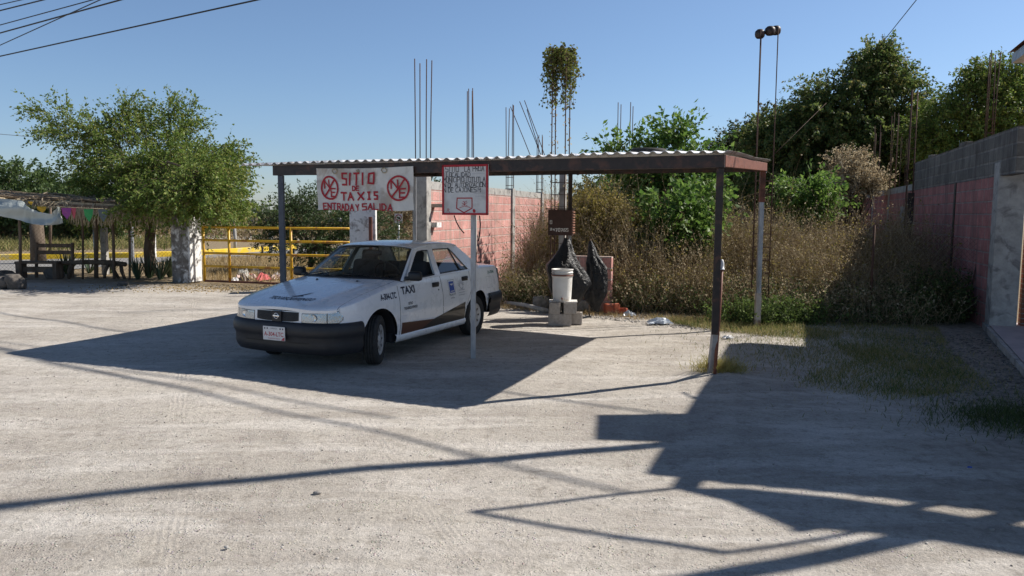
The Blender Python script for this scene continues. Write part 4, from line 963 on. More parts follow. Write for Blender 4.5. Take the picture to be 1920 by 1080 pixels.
# doors
for s in (1, -1):
    d1 = MB(); d1.smooth = True; panel(d1, -.413, -1.452, s); do = d1.build('door', M['paint'], car)
    d2 = MB(); d2.smooth = True; panel(d2, None, None, s, xr=xq, X0b=-1.461, X1b=-2.115); dr = d2.build('door', M['paint'], car)
    for dd, hx, hz in ((do, -1.30, .825), (dr, -2.12, .845)):
        h_ = MB(); h_.smooth = True; sc_ = s*(side(hx, hz))
        h_.box((hx, sc_+s*.004, hz), (.17, .012, .062), bev=.005); h_.box((hx, sc_+s*.018, hz+.008), (.13, .016, .022), bev=.006); h_.build('handle', M['black'], dd)
    kk = MB(); kk.smooth = True; kk.lathe([(.001, .006), (.011, .005), (.012, 0)], 10, M=Matrix.Translation((-1.36, s*side(-1.36, .755), .755)) @ Matrix.Rotation(-s*PI/2, 4, 'X')); kk.build('lock', M['black'], do)
    # window glass and dark seals
    for dd, l, nm in ((do, win1, 0), (dr, win2, 1)):
        g_ = MB(); tess(g_, [l], lambda u, v: (u, s*(yu(v)-.018), v), s > 0)
        if not (s == 1 and nm == 0): g_.build('window', M['glass'], dd)       # near driver's window is wound down
        t_ = MB(); L = l+[l[0]]; cx_ = sum(p[0] for p in l)/len(l); cy_ = sum(p[1] for p in l)/len(l)
        inn = [(u+(cx_-u)*.045, v+(cy_-v)*.09) for u, v in l]
        tess(t_, [l, inn], lambda u, v: (u, s*(yu(v)-.012), v), s > 0); t_.build('window_seal', M['black'], dd)
    t_ = MB(); t_.bar((-2.00, s*(yu(1.27)-.012), 1.275), (-2.10, s*(yu(.955)-.012), .955), .02, .02); t_.build('divider', M['black'], dr)
    if s == 1: pass
    # rocker panel
    rk = MB(); rk.smooth = True; rk.grid([[(X, s*.80, .30), (X, s*.822, .285), (X, s*.826, .25), (X, s*.80, .205), (X, s*.70, .195)] for X in frange(-.33, -2.10, -.1)], flip=(s < 0)); rk.build('rocker_panel', M['paint'], car)
    # mirrors
    mr = MB(); mr.smooth = True; mr.box((-.66, s*.885, .985), (.10, .17, .115), bev=.03, rz=s*.15); mr.box((-.64, s*.79, .955), (.07, .07, .05), bev=.015); mr.build('side_mirror', M['black'], car)
# glass
gl = MB(); gl.smooth = True; gl.grid([[wsp(-.945+1.89*j/20, v*.97-.0)+Vector((-.006, 0, -.006)) for j in range(21)] for v in [i/10 for i in range(11)]], flip=True); gl.build('windshield', M['glass'], car)
gl = MB(); gl.smooth = True; gl.grid([[rwp(-.93+1.86*j/16, v*.94)+Vector((.006, 0, -.006)) for j in range(17)] for v in [i/8 for i in range(9)]]); gl.build('rear_window', M['glass'], car)
bz = MB(); bz.smooth = True
def wband(u0, u1, v0, v1): bz.grid([[wsp(u0+(u1-u0)*j/16, v0+(v1-v0)*i/8)+Vector((.001, 0, .0015)) for j in range(17)] for i in range(9)], flip=True)
wband(-.96, .96, 0, .045); wband(-.96, .96, .955, .975); wband(-.962, -.935, 0, .975); wband(.935, .962, 0, .975)
bz.grid([[wsb(u)+Vector((.035, 0, .001)), wsb(u)+Vector((-.005, 0, .004))] for u in [-1+i/10 for i in range(21)]]); bz.build('windshield_seal', M['black'], car)
for y0 in (.42, -.22):
    b = MB(); b.smooth = True; b.tube([wsp(y0/.76, .02)+Vector((.02, 0, .012)), wsp((y0-.22)/.75, .11)+Vector((.005, 0, .008)), wsp((y0-.46)/.74, .05)+Vector((.01, 0, .008))], .006, 6); b.build('wiper', M['black'], car)
# interior
it = MB()
it.box((-1.35, 0, .26), (2.1, 1.5, .10)); it.box((-.66, 0, .80), (.50, 1.40, .22), bev=.05); it.box((-.40, 0, .68), (.12, 1.36, .40))
it.box((-2.62, 0, .84), (.48, 1.34, .10)); it.box((-2.30, 0, .60), (.18, 1.34, .6))
for s in (1, -1):
    it.grid([[(X, s*(side(X, z)-.05), z) for z in (.22, .5, .75, .90)] for X in frange(-.38, -2.10, -.2)], flip=s > 0)
it.box((.12, 0, .50), (.98, 1.02, .34)); it.box((-2.9, 0, .5), (.8, 1.1, .5)); it.box((-1.2, 0, .22), (3.6, .9, .04))
it.build('cabin_shell', M['interior'], car)
for c_ in (0., -2.43):
    for s in (1, -1):
        wl_ = MB(); wl_.smooth = True
        wl_.grid([[(c_+.36*math.cos(a), s*y, .30+.36*math.sin(a)) for y in (.50, .79)] for a in [PI*i/16 for i in range(17)]]); wl_.grid([[(c_+r*math.cos(a), s*.50, .30+r*math.sin(a)) for r in (.01, .36)] for a in [PI*i/16 for i in range(17)]])
        wl_.build('wheel_well', M['interior'], car)
for x_, y_ in ((-1.28, .36), (-1.28, -.36)):
    st = MB(); st.smooth = True; st.box((x_+.16, y_, .55), (.50, .48, .16), bev=.05); st.box((x_-.14, y_, .83), (.14, .46, .58), M=Matrix.Rotation(-.24, 3, 'Y'), bev=.05)
    st.box((x_-.235, y_, 1.165), (.09, .25, .17), M=Matrix.Rotation(-.2, 3, 'Y'), bev=.035); st.build('seat', M['seat'], car)
st = MB(); st.smooth = True; st.box((-2.02, 0, .55), (.46, 1.24, .16), bev=.05); st.box((-2.26, 0, .80), (.14, 1.24, .5), M=Matrix.Rotation(-.3, 3, 'Y'), bev=.05); st.build('seat', M['seat'], car)
sw = MB(); sw.smooth = True; Mq = Matrix.Translation((-.86, .36, .97)) @ Matrix.Rotation(-1.1, 4, 'Y')
sw.tube([Mq @ Vector((.185*math.cos(a), .185*math.sin(a), 0)) for a in [2*PI*i/24 for i in range(25)]], .014, 8); sw.tube([Mq @ Vector((-.18, 0, 0)), Mq @ Vector((0, 0, -.03)), Mq @ Vector((.0, .18, 0))], .013, 6); sw.tube([Mq @ Vector((0, 0, -.02)), Mq @ Vector((0, 0, -.3))], .02, 8)
sw.build('steering_wheel', M['black'], car)
im = MB(); im.smooth = True; im.box((-1.07, 0, 1.23), (.03, .24, .065), bev=.012); im.build('rear_view_mirror', M['black'], car)
# front lamps, grille, badge
def patch(b, p0, p1, z0f, z1f, off, n=14, m=5, flip=True):
    b.grid([[fr(p0+(p1-p0)*i/n, (z0f(p0+(p1-p0)*i/n))+(z1f(p0+(p1-p0)*i/n)-z0f(p0+(p1-p0)*i/n))*j/m, off) for j in range(m+1)] for i in range(n+1)], flip=flip)
ltop = lambda p: zs(outl(p)[0])-.022
LB = .562
for s in (1, -1):
    hl = MB(); hl.smooth = True; a, c = parc(.335), parc(.615)
    patch(hl, s*a, s*c, lambda p: LB, ltop, .003, flip=s > 0); ho_ = hl.build('headlight', M['lampback'], car)
    q = MB(); q.smooth = True; patch(q, s*(a-.006), s*(c+.005), lambda p: LB-.006, lambda p: ltop(p)+.006, .0015, flip=s > 0); q.build('frame', M['black'], ho_)
    q = MB(); q.smooth = True; patch(q, s*a, s*c, lambda p: LB+.002, lambda p: ltop(p)-.002, .014, flip=s > 0); q.build('lens', M['lens'], ho_)
    q = MB(); q.smooth = True; pm_ = (a+c)/2; x, y, nx, ny = outl(s*pm_); q.lathe([(.001, -.004), (.03, -.002), (.038, .002), (.040, .004)], 18, M=Matrix.Translation((x+nx*.0, y+ny*.0, .615)) @ Matrix.Rotation(PI/2, 4, 'Y')); q.build('bulb', M['chrome'], ho_)
    cl_ = MB(); cl_.smooth = True; a, c = parc(.615)+.010, parc(.66)+.12
    tp_ = lambda p: ltop(p)-.055*max(0, (abs(p)-a)/(c-a)-.75)/.25; bt_ = lambda p: LB+.03*max(0, (abs(p)-a)/(c-a)-.75)/.25
    patch(cl_, s*a, s*c, bt_, tp_, .003, flip=s > 0); co_ = cl_.build('corner_light', M['lampback'], car)
    q = MB(); q.smooth = True; patch(q, s*(a-.005), s*(c+.008), lambda p: bt_(p)-.006, lambda p: tp_(p)+.006, .0015, flip=s > 0); q.build('frame', M['black'], co_)
    q = MB(); q.smooth = True; patch(q, s*a, s*c, bt_, tp_, .012, flip=s > 0); q.build('lens', M['lens'], co_)
gr = MB(); gr.smooth = True
def gshape(y): return .562+.0*y, zs(outl(parc(abs(y)))[0])-.012
GW = .292
gr.grid([[fr((1 if y >= 0 else -1)*parc(abs(y)), (.560+.016*(abs(y)/GW)**4)+(.668-(.560+.016*(abs(y)/GW)**4))*j/4, .003) for j in range(5)] for y in [(-GW+.03*j_*0)+2*GW*i/20 for i in range(21) for j_ in (0,)]], flip=True)
go_ = gr.build('grille', M['black'], car)
for z in (.578, .594, .610, .626, .642, .656):
    q = MB(); q.smooth = True; q.tube([fr((1 if y >= 0 else -1)*parc(abs(y)), z, .009) for y in frange(-.27, .27, .06)], .003, 5); q.build('slat', M['bumper'], go_)
q = MB(); q.box((.79+.008, 0, .614), (.02, .13, .118), bev=.004); q.build('badge_plate', M['black'], go_)
q = MB(); q.smooth = True; MQ = Matrix.Translation((.812, 0, .618)) @ Matrix.Rotation(PI/2, 4, 'Y')
q.lathe([(.036, -.003), (.030, .003), (.024, -.003), (.030, -.006)], 28, M=MQ, close=True); q.box((.812, 0, .618), (.008, .088, .018), bev=.002); q.build('badge', M['chrome'], go_)
# bumpers
bp = MB(); bp.smooth = True
prof = [(.556, -.05), (.556, -.004), (.548, .014), (.52, .030), (.47, .036), (.43, .034), (.405, .018), (.39, .012), (.33, .010), (.29, .012), (.25, -.002), (.21, -.03), (.195, -.08)]
pe = [arc[i] for i in range(len(opts)) if opts[i][0] >= .365][-1]
bp.grid([[fr(p, z, o_+.035+tz(z)-.015) if True else 0 for z, o_ in prof] for p in frange(-pe, pe, .035)])
bp.build('front_bumper', M['bumper'], car)
q = MB()
for s in (1, -1): q.grid([[fr(s*parc(y), z, .046+.0+(0)) for z in (.305, .345)] for y in frange(.17, .44, .05)], flip=s < 0)
q.grid([[fr((1 if y >= 0 else -1)*parc(abs(y)), z, .0315+tz(z)) for z in (.30, .340)] for y in frange(-.46, .46, .04)], flip=True)
q.build('bumper_slot', M['black'], car)
rb = MB(); rb.smooth = True; P = []
pth = [(-2.80, 1)]+[(-2.80-(.45)*i/8, 1) for i in range(1, 9)]
Lp = [(X, Wo(X)) for X in frange(-2.79, -3.28, .05)]+[(Xro(y), y) for y in frange(.74, -.74, .06)]+[(X, -Wo(X)) for X in frange(-3.28, -2.79, .05)]
for i, (x, y) in enumerate(Lp):
    a, c = Lp[max(0, i-1)], Lp[min(len(Lp)-1, i+1)]; tx, ty = c[0]-a[0], c[1]-a[1]; L = math.hypot(tx, ty) or 1; nx, ny = -ty/L, tx/L
    if nx*(x+2.6)+ny*y*.5 < 0: nx, ny = -nx, -ny
    P.append([(x+nx*(o_+.012), y+ny*(o_+.012), z+.02) for z, o_ in prof])
rb.grid(P, flip=False); rb.build('rear_bumper', M['bumper'], car)
for s in (1, -1):
    tl = MB(); tl.smooth = True; tl.grid([[rr_(s*y, z, .004) for z in (.70, .78, .86)] for y in frange(.42, .72, .04)], flip=s < 0); tl.build('tail_light', M['taillight'], car)
pl_ = MB(); pl_.box((.862, .01, .43), (.006, .305, .152), bev=.002); po_ = pl_.build('licence_plate', M['platewhite'], car)
fp = lambda u, v, k=0: (.8665+k, .01+u, .43+v)
q = MB(); ftext(q, 'A-304-LTC', 0, -.030, .066, fp, bold=.0012, align='CENTER', sx=.88); ftext(q, 'TRANSPORTE PUBLICO', 0, -.062, .016, fp, align='CENTER'); q.add([fp(*a) for a in ((.10, -.072), (.148, -.072), (.148, -.035), (.125, -.045))], [(0, 1, 2, 3)]); q.build('plate_number', M['platered'], po_)
q = MB(); ftext(q, 'MORELOS', 0, .048, .020, fp, align='CENTER')
for y_ in (-.125, -.09, .09, .125): q.add([fp(y_-.008, .045), fp(y_+.008, .045), fp(y_+.008, .062), fp(y_-.008, .062)], [(0, 1, 2, 3)])
q.build('plate_marks', M['navy'], po_)
# wheels
def wheel(x, s, steer):
    r = empty('wheel', (x, s*.735, .287), 0); r.parent = car; r.rotation_euler = (0, 0, steer)
    MW = Matrix.Rotation(-s*PI/2, 4, 'X')
    t = MB(); t.smooth = True
    pr_ = [(.175, -.06), (.19, -.078), (.235, -.084), (.265, -.078), (.281, -.066), (.2865, -.050), (.2865, -.036), (.279, -.034), (.279, -.028), (.2875, -.026), (.2875, -.005), (.280, -.003), (.280, .003), (.2875, .005), (.2875, .026), (.279, .028), (.279, .034), (.2865, .036), (.2865, .050), (.281, .066), (.265, .078), (.235, .084), (.19, .078), (.175, .06)]
    t.lathe(pr_, 56, M=MW); o = t.build('tyre', M['rubber'], r)
    h_ = MB(); h_.smooth = True; h_.lathe([(.001, .070), (.045, .070), (.055, .062), (.075, .056), (.14, .060), (.158, .068), (.170, .072), (.178, .066), (.180, .045), (.176, -.05)], 40, M=MW); ho2 = h_.build('hubcap', M['silver'], r)
    sl_ = MB()
    for i in range(8):
        a = 2*PI*i/8; sl_.add([MW @ Vector(((.112+.026*math.cos(q_))*math.cos(a)-(.015*math.sin(q_))*math.sin(a), (.112+.026*math.cos(q_))*math.sin(a)+(.015*math.sin(q_))*math.cos(a), .0615+.0)) for q_ in [2*PI*k/12 for k in range(12)]], [tuple(range(12))])
    sl_.build('hub_slots', M['black'], r)
for x, s, a in ((0, 1, R(22)), (0, -1, R(22)), (-2.43, 1, 0), (-2.43, -1, 0)): wheel(x, s, a)
ex = MB()
# lettering and stripes on the near side
def sd(X0, Z0, k=.0025): return lambda u, v, kk=0: (X0-u, side(X0-u, Z0+v)+k+kk, Z0+v)
q = MB(); ftext(q, 'TAXI', 0, 0, .125, sd(-.475, .775), bold=.0045, sx=1.12); q.build('taxi_lettering', M['navy'], car)
q = MB(); ftext(q, 'A-304-LTC', 0, 0, .100, sd(-.02, .745), bold=.0035, sx=.72); q.build('fleet_number', M['navy'], car)
q = MB(); ftext(q, 'SITIO', .155, .052, .045, sd(-.49, .585), bold=.001, align='CENTER'); ftext(q, 'TEQUESQUITENGO', .155, 0, .045, sd(-.49, .585), bold=.0012, align='CENTER', sx=.78); q.build('stand_lettering', M['navy'], car)
q = MB(); f = sd(-1.63, .635); q.add([f(*a) for a in ((.02, .05), (.15, .05), (.15, .20), (.02, .20))], [(0, 1, 2, 3)]); q.build('blue_emblem', M['bluelogo'], car)
q = MB(); f = sd(-1.63, .635, .0035); q.add([f(*a) for a in ((.035, .17), (.135, .17), (.10, .145), (.07, .15))], [(0, 1, 2, 3)]); q.add([f(*a) for a in ((.04, .065), (.13, .065), (.13, .075), (.04, .075))], [(0, 1, 2, 3)]); q.build('emblem_mark', M['platewhite'], car)
q = MB(); f = sd(-1.63, .635); ftext(q, 'MORELOS', .085, .012, .036, f, align='CENTER'); ftext(q, '2018-2024', .085, -.03, .026, f, align='CENTER')
for a, c in (((.0, .03), (.0, .22)), ((.0, .22), (.17, .22)), ((.17, .22), (.17, .03))): stroke(q, [a, c], .004, f)
q.build('emblem_text', M['navy'], car)
q = MB(); f = sd(-1.87, .62)
for i in range(9): a = PI*i/8; stroke(q, [(.11+.03*math.cos(a), .15+.02*math.sin(a)), (.11+.09*math.cos(a), .15+.07*math.sin(a))], .006, f)
for yy in (.08, .045, .012): stroke(q, [(.02+.012*i, yy+(.006 if i % 2 else -.004)) for i in range(16)], .005, f)
stroke(q, [(.05, .15), (.09, .10), (.15, .10), (.17, .16)], .01, f); q.build('crest', M['greylogo'], car)
q = MB(); ftext(q, '24-7046', 0, 0, .062, sd(-2.86, .862), bold=.001, sx=1.1, shear=.2); q.build('rear_number', M['green'], car)
q = MB(); f = sd(-2.78, .66)
for a, c in (((0, 0), (.17, 0)), ((.17, 0), (.17, .16)), ((.17, .16), (0, .16)), ((0, .16), (0, 0))): stroke(q, [a, c], .004, f)
q.build('fuel_door', M['greylogo'], car)
# brown and black wedge low on the doors
def wedge(name, pts_lo, pts_hi, m, k=.002):
    b = MB(); b.smooth = True; b.grid([[(x, side(x, z+(z2-z)*r_/10)+k, z+(z2-z)*r_/10) for (x, z), (_, z2) in zip(pts_hi, pts_lo)] for r_ in range(11)]); return b.build(name, m, car)
X_ = frange(-.44, -1.20, -.08); wedge('brown_stripe', [(x, .285+.09*max(0, (-x-.95)/.25)) for x in X_], [(x, .435-.06*(-x-.44)) for x in X_], M['brownstripe'], .004)
X_ = frange(-.9, -2.07, -.04); wedge('black_stripe', [(x, max(.285, zlow(x)+.005) if x > -1.5 else max(.285+.0*(-x-1.5), zlow(x)+.006)) for x in X_], [(x, max(max(.285, zlow(x)+.006)+.003, .288+.10*max(0, min(1, (-x-.9)/.3))+.16*max(0, (-x-1.2)))) for x in X_], M['blackstripe'], .0055)
q = MB()
for (a, c) in (((-.41, .47), (-2.1, .47)),): q.bar((a[0], side(a[0], .52)-.004, .52), (c[0], side(c[0], .52)-.004, .52), .004, .006)
q.build('side_crease', M['paint'], car)
# hood lettering and swimmer mark
def hf(u, v, k=0): X = .56-v; return (X-.22*(u*u), u, zt(X-.22*u*u, u)+.003+k)
q = MB(); ftext(q, 'TEQUESQUITENGO', -.02, -.02, .115, hf, bold=.0025, align='CENTER', sx=.62, shear=.25); q.build('hood_lettering', M['navy'], ho)
q = MB(); vs_ = [(-.09, .10), (-.02, .13), (.03, .17), (.10, .24), (.13, .27), (.10, .20), (.05, .145), (.09, .12), (.02, .10), (-.04, .085)]
tri = tessellate_polygon([[Vector((a, c, 0)) for a, c in vs_]]); q.add([hf(a*.9, c) for a, c in vs_], [tuple(t) for t in tri]); q.build('hood_mark', M['navy'], ho)

# ================================================================== foliage helpers
def nrm(v): return v/np.maximum(1e-9, np.linalg.norm(v, axis=-1, keepdims=True))
def leafquads(P, D, L, Wd, rg, droop=0.):
    """diamond leaves: base P, direction D, length L, width Wd"""
    n = len(P); D = nrm(D+np.array([0, 0, -droop])); r = nrm(rg.normal(size=(n, 3))); S = nrm(np.cross(D, r)); L = L[:, None]; Wd = Wd[:, None]
    N_ = np.cross(D, S)
    V = np.stack([P, P+D*L*.45+S*Wd*.5+N_*L*.06, P+D*L, P+D*L*.45-S*Wd*.5+N_*L*.06], 1).reshape(-1, 3)
    return V, np.arange(4*n).reshape(n, 4)
def ribbons(A, B, w0, w1, rg):
    n = len(A); D = nrm(B-A); S = nrm(np.cross(D, rg.normal(size=(n, 3)))); 
    w0 = np.broadcast_to(w0, (n,))[:, None]; w1 = np.broadcast_to(w1, (n,))[:, None]
    S2 = np.cross(D, S)
    # three sided thin stems
    V = []
    for P, w_ in ((A, w0), (B, w1)):
        V += [P+S*w_*.5, P+(-.5*S+.866*S2)*w_*.5, P+(-.5*S-.866*S2)*w_*.5]
    V = np.stack(V, 1).reshape(-1, 3); b_ = np.arange(n)[:, None]*6
    Q = np.concatenate([b_+np.array([[0, 1, 4, 3]]), b_+np.array([[1, 2, 5, 4]]), b_+np.array([[2, 0, 3, 5]])])
    return V, Q
def merge(parts):
    V = []; Q = []; mi = []; o = 0
    for v, q, m in parts: V.append(v); Q.append(q+o); mi.append(np.full(len(q), m)); o += len(v)
    return np.concatenate(V), np.concatenate(Q), np.concatenate(mi)
def tree(name, base, trunk, ells, leaf, label, cat='tree', group=None, ntw=500, lpt=26, ll=.07, lw=.035, tw=1.1, seed=1, rt=.12, limbs=9, droop=.15, twr=.012, feather=1., up=.25, wood='bark', hang=0, two=None):
    """trunk: list of offsets from base; ells: [(cx,cy,cz,rx,ry,rz,weight)] relative to base; twigs end inside them"""
    rg = np.random.default_rng(seed); root = empty(name, tuple(base), 0, label, cat, group)
    tp = [Vector(p) for p in trunk]; b = MB(); b.smooth = True
    k = len(tp); b.tube(tp, [rt*(1-.45*i/(k-1)) for i in range(k)], 10)
    E_ = np.array([e[:6] for e in ells], float); wt = np.array([e[6] for e in ells], float); wt /= wt.sum()
    nodes = [np.array(tp[-1])[None]]
    for i in range(limbs):
        e = E_[rg.choice(len(E_), p=wt)]; d = nrm(rg.normal(size=3)); d[2] = d[2]*.6+.2
        end = e[:3]+e[3:6]*nrm(d)*rg.uniform(.1, .5); st = np.array(tp[-1 if rg.random() < .7 else max(0, k-2)])
        m1 = st+(end-st)*.35+rg.normal(size=3)*.06*np.linalg.norm(end-st)+np.array([0, 0, .06*np.linalg.norm(end-st)]); m2 = st+(end-st)*.7+rg.normal(size=3)*.06*np.linalg.norm(end-st)+np.array([0, 0, .1*np.linalg.norm(end-st)])
        pts = [st, m1, m2, end]; b.tube([tuple(p) for p in pts], [rt*.46, rt*.28, rt*.15, rt*.05], 6)
        for j in range(3):
            for t in (.0, .25, .5, .75): nodes.append((pts[j]+(pts[j+1]-pts[j])*t)[None])
    nodes = np.concatenate(nodes)
    b.build('trunk', M[wood], root)
    # twigs
    ei = rg.choice(len(E_), size=ntw, p=wt); d = nrm(rg.normal(size=(ntw, 3))); rad = rg.uniform(.25, 1, size=(ntw, 1))**.5
    rad = np.where(rg.random((ntw, 1)) < .12, rad*1.22, rad)
    end = E_[ei, :3]+d*E_[ei, 3:6]*rad
    dist = ((end[:, None]-nodes[None])**2).sum(-1); st = nodes[dist.argmin(1)]
    v = end-st; L = np.linalg.norm(v, axis=1, keepdims=True); out = nrm(nrm(v)+nrm(end-E_[ei, :3]*np.array([1, 1, .9]))*.9+np.array([0, 0, up]))
    tl = tw*rg.uniform(.55, 1.25, size=(ntw, 1)); A = end-out*tl*.6+rg.normal(size=(ntw, 3))*.05
    parts = []; pts = [A]
    cur = A; dr = out
    for s in range(4):
        dr = nrm(dr+rg.normal(size=(ntw, 3))*.16+np.array([0, 0, -droop*(s+1)*.35])); cur = cur+dr*tl/4; pts.append(cur)
    for s in range(4):
        v_, q_ = ribbons(pts[s], pts[s+1], twr*(1-.22*s), twr*(1-.22*(s+1)), rg); parts.append((v_, q_, 1))
    pts = np.stack(pts, 1)
    m_ = lpt; t = rg.uniform(.08, 1., size=(ntw, m_))*3.999; i0 = t.astype(int); fr_ = (t-i0)[..., None]
    ar = np.arange(ntw)[:, None]; P = pts[ar, i0]*(1-fr_)+pts[ar, np.minimum(i0+1, 4)]*fr_; dirs = nrm(pts[ar, np.minimum(i0+1, 4)]-pts[ar, i0])
    P = P.reshape(-1, 3); D = dirs.reshape(-1, 3)+rg.normal(size=(ntw*m_, 3))*.8*feather
    P = P+rg.normal(size=P.shape)*ll*.35
    sz = rg.uniform(.6, 1.3, size=len(P)); v_, q_ = leafquads(P, D, ll*sz, lw*sz, rg, .25)
    parts.append((v_, q_, 0 if two is None else 0))
    if hang:
        hx = rg.choice(ntw, hang); S0 = end[hx]; 
        for s in range(6):
            S1 = S0+np.concatenate([rg.normal(size=(hang, 2))*.03, -rg.uniform(.08, .22, size=(hang, 1))], 1); v_, q_ = ribbons(S0, S1, .006, .006, rg); parts.append((v_, q_, 1))
            for _ in range(3):
                P = S0+(S1-S0)*rg.random((hang, 1))+rg.normal(size=(hang, 3))*.03; v_, q_ = leafquads(P, rg.normal(size=(hang, 3)), np.full(hang, ll), np.full(hang, lw), rg, .6); parts.append((v_, q_, 0))
            S0 = S1
    V, Q, mi = merge(parts)
    npmesh('crown', V, Q, [M[leaf], M[wood]], mi, parent=root)
    return root
def weeds(name, pts, H, mats, label, seed=1, wd=.010, nleaf=10, ll=.035, lean=.3, br=2, split=.5, kind='stuff', cat='weeds', z0=0., leafup=0.):
    """pts (n,2), H (n,) heights"""
    rg = np.random.default_rng(seed); n = len(pts); A = np.concatenate([pts, np.full((n, 1), z0)], 1); H = H[:, None]
    d = nrm(np.concatenate([rg.normal(size=(n, 2))*lean, np.ones((n, 1))], 1)); parts = []
    P1 = A+d*H*.5; d2 = nrm(d+rg.normal(size=(n, 3))*.18); P2 = P1+d2*H*.3; d3 = nrm(d2+rg.normal(size=(n, 3))*.3+np.array([0, 0, -.15])); P3 = P2+d3*H*.25
    segs = [(A, P1, 1, .8), (P1, P2, .8, .55), (P2, P3, .55, .2)]
    for _ in range(br):
        t = rg.uniform(.2, 1, size=(n, 1)); S = np.where(t < .6, A+(P1-A)*(t+.35).clip(0, 1), P1+(P2-P1)*((t-.6)/.4)); e = S+nrm(nrm(rg.normal(size=(n, 3)))*.7+np.array([0, 0, .6]))*H*rg.uniform(.12, .34, size=(n, 1)); segs.append((S, e, .5, .2))
    for a, b_, w0, w1 in segs:
        v, q = ribbons(a, b_, wd*w0, wd*w1, rg); parts.append((v, q, 0))
    for _ in range(nleaf):
        a, b_, _, _ = segs[rg.integers(0, len(segs))] if _ > 2 else segs[2]; t = rg.uniform(.15, 1.05, size=(n, 1)); P = a+(b_-a)*t+rg.normal(size=(n, 3))*.02
        sz = rg.uniform(.5, 1.5, size=n); v, q = leafquads(P, rg.normal(size=(n, 3))+np.array([0, 0, leafup]), ll*sz, ll*.55*sz, rg); parts.append((v, q, 1 if rg.random() < split else 0))
    V, Q, mi = merge(parts); o = npmesh(name, V, Q, [M[m] for m in mats], mi); return tag(o, label, cat, kind=kind)
def blades(name, pts, H, m, label, seed=1, wd=.006, cat='grass', lean=.5, kind='stuff', z0=0.):
    rg = np.random.default_rng(seed); n = len(pts); A = np.concatenate([pts, np.full((n, 1), z0)], 1) if pts.shape[1] == 2 else pts
    H = H[:, None]; d = nrm(np.concatenate([rg.normal(size=(n, 2))*lean, np.ones((n, 1))], 1)); S = nrm(np.concatenate([rg.normal(size=(n, 2)), np.zeros((n, 1))], 1))*wd
    P1 = A+d*H*.55; P2 = P1+nrm(d+np.concatenate([rg.normal(size=(n, 2))*.4, np.full((n, 1), -.2)], 1))*H*.45
    V = np.stack([A-S*.5, A+S*.5, P1+S*.4, P1-S*.4, P2+S*.05, P2-S*.05], 1).reshape(-1, 3); b_ = np.arange(n)[:, None]*6
    Q = np.concatenate([b_+np.array([[0, 1, 2, 3]]), b_+np.array([[3, 2, 4, 5]])]); o = npmesh(name, V, Q, M[m]); return tag(o, label, cat, kind=kind)
def inpoly(x, y, poly):
    r = np.zeros(len(x), bool); n = len(poly)
    for i in range(n):
        x0, y0 = poly[i]; x1, y1 = poly[(i+1) % n]
        c = ((y0 > y) != (y1 > y)) & (x < (x1-x0)*(y-y0)/(y1-y0+1e-12)+x0); r ^= c
    return r
def scatter(poly, n, rg, clump=0., cs=.25):
    P = np.array(poly); out = []
    while sum(map(len, out)) < n:
        c = rg.uniform(P.min(0), P.max(0), size=(n*2, 2))
        if clump:
            f = np.sin(c[:, 0]*2.1/cs*.25+1.3*np.sin(c[:, 1]*1.1/cs*.25))*np.sin(c[:, 1]*1.7/cs*.25+1.1*np.sin(c[:, 0]*.9/cs*.25+2)); c = c[rg.random(len(c)) < (1-clump)+clump*(f*.5+.5)**2]
        out.append(c[inpoly(c[:, 0], c[:, 1], P)])
    return np.concatenate(out)[:n]

# ================================================================== left: big leafy tree, shade hut, gate
tb = gp(284, 527); ty = tb.y
def el_(px, py, dy, rx, ry, rz, w_, Y=ty, B=tb): p = at(px, py, Y+dy); return (p.x-B.x, dy, p.z, rx, ry, rz, w_)
tree('leafy_tree', tb, [(0, 0, -.1), (-.06, .05, .7), (.04, 0, 1.4), (.0, .05, 2.0), (-.1, 0, 2.6)],
     [el_(265, 300, 0, 1.9, 1.7, 1.0, 2.6), el_(150, 255, .2, 1.15, 1.1, .55, .75), el_(85, 215, 0, .6, .7, .32, .25), el_(375, 330, -.6, 1.25, 1.5, .85, 1.7), el_(410, 385, -.6, .85, 1.0, .50, 1.1), el_(300, 385, -1.9, 1.1, 1.0, .38, .8), el_(385, 335, -2.4, .85, .9, .5, .6), el_(360, 375, -2.6, 1.0, .9, .42, .8), el_(415, 385, -2.0, .35, .6, .22, .2), el_(330, 375, -1.8, 1.3, 1.1, .55, 1.3), el_(300, 330, -1.2, 1.6, 1.3, .7, 1.2), el_(335, 225, 0, .6, .6, .34, .3), el_(245, 220, .2, .7, .6, .34, .35),
      el_(280, 400, -.3, 1.4, 1.2, .42, 1.2), el_(200, 340, .2, 1.0, 1.1, .7, 1.0), el_(425, 300, 0, .5, .6, .4, .3), el_(330, 195, 0, .3, .3, .16, .06), el_(240, 195, 0, .4, .3, .16, .10), el_(180, 400, .4, .8, .8, .4, .5)],
     'leaf_olive', 'broad leafy tree with thin trunk standing over the palm thatched hut', ntw=2800, lpt=28, ll=.08, lw=.044, tw=.85, seed=5, rt=.16, limbs=26, droop=.16, up=-.05, twr=.012, hang=40)
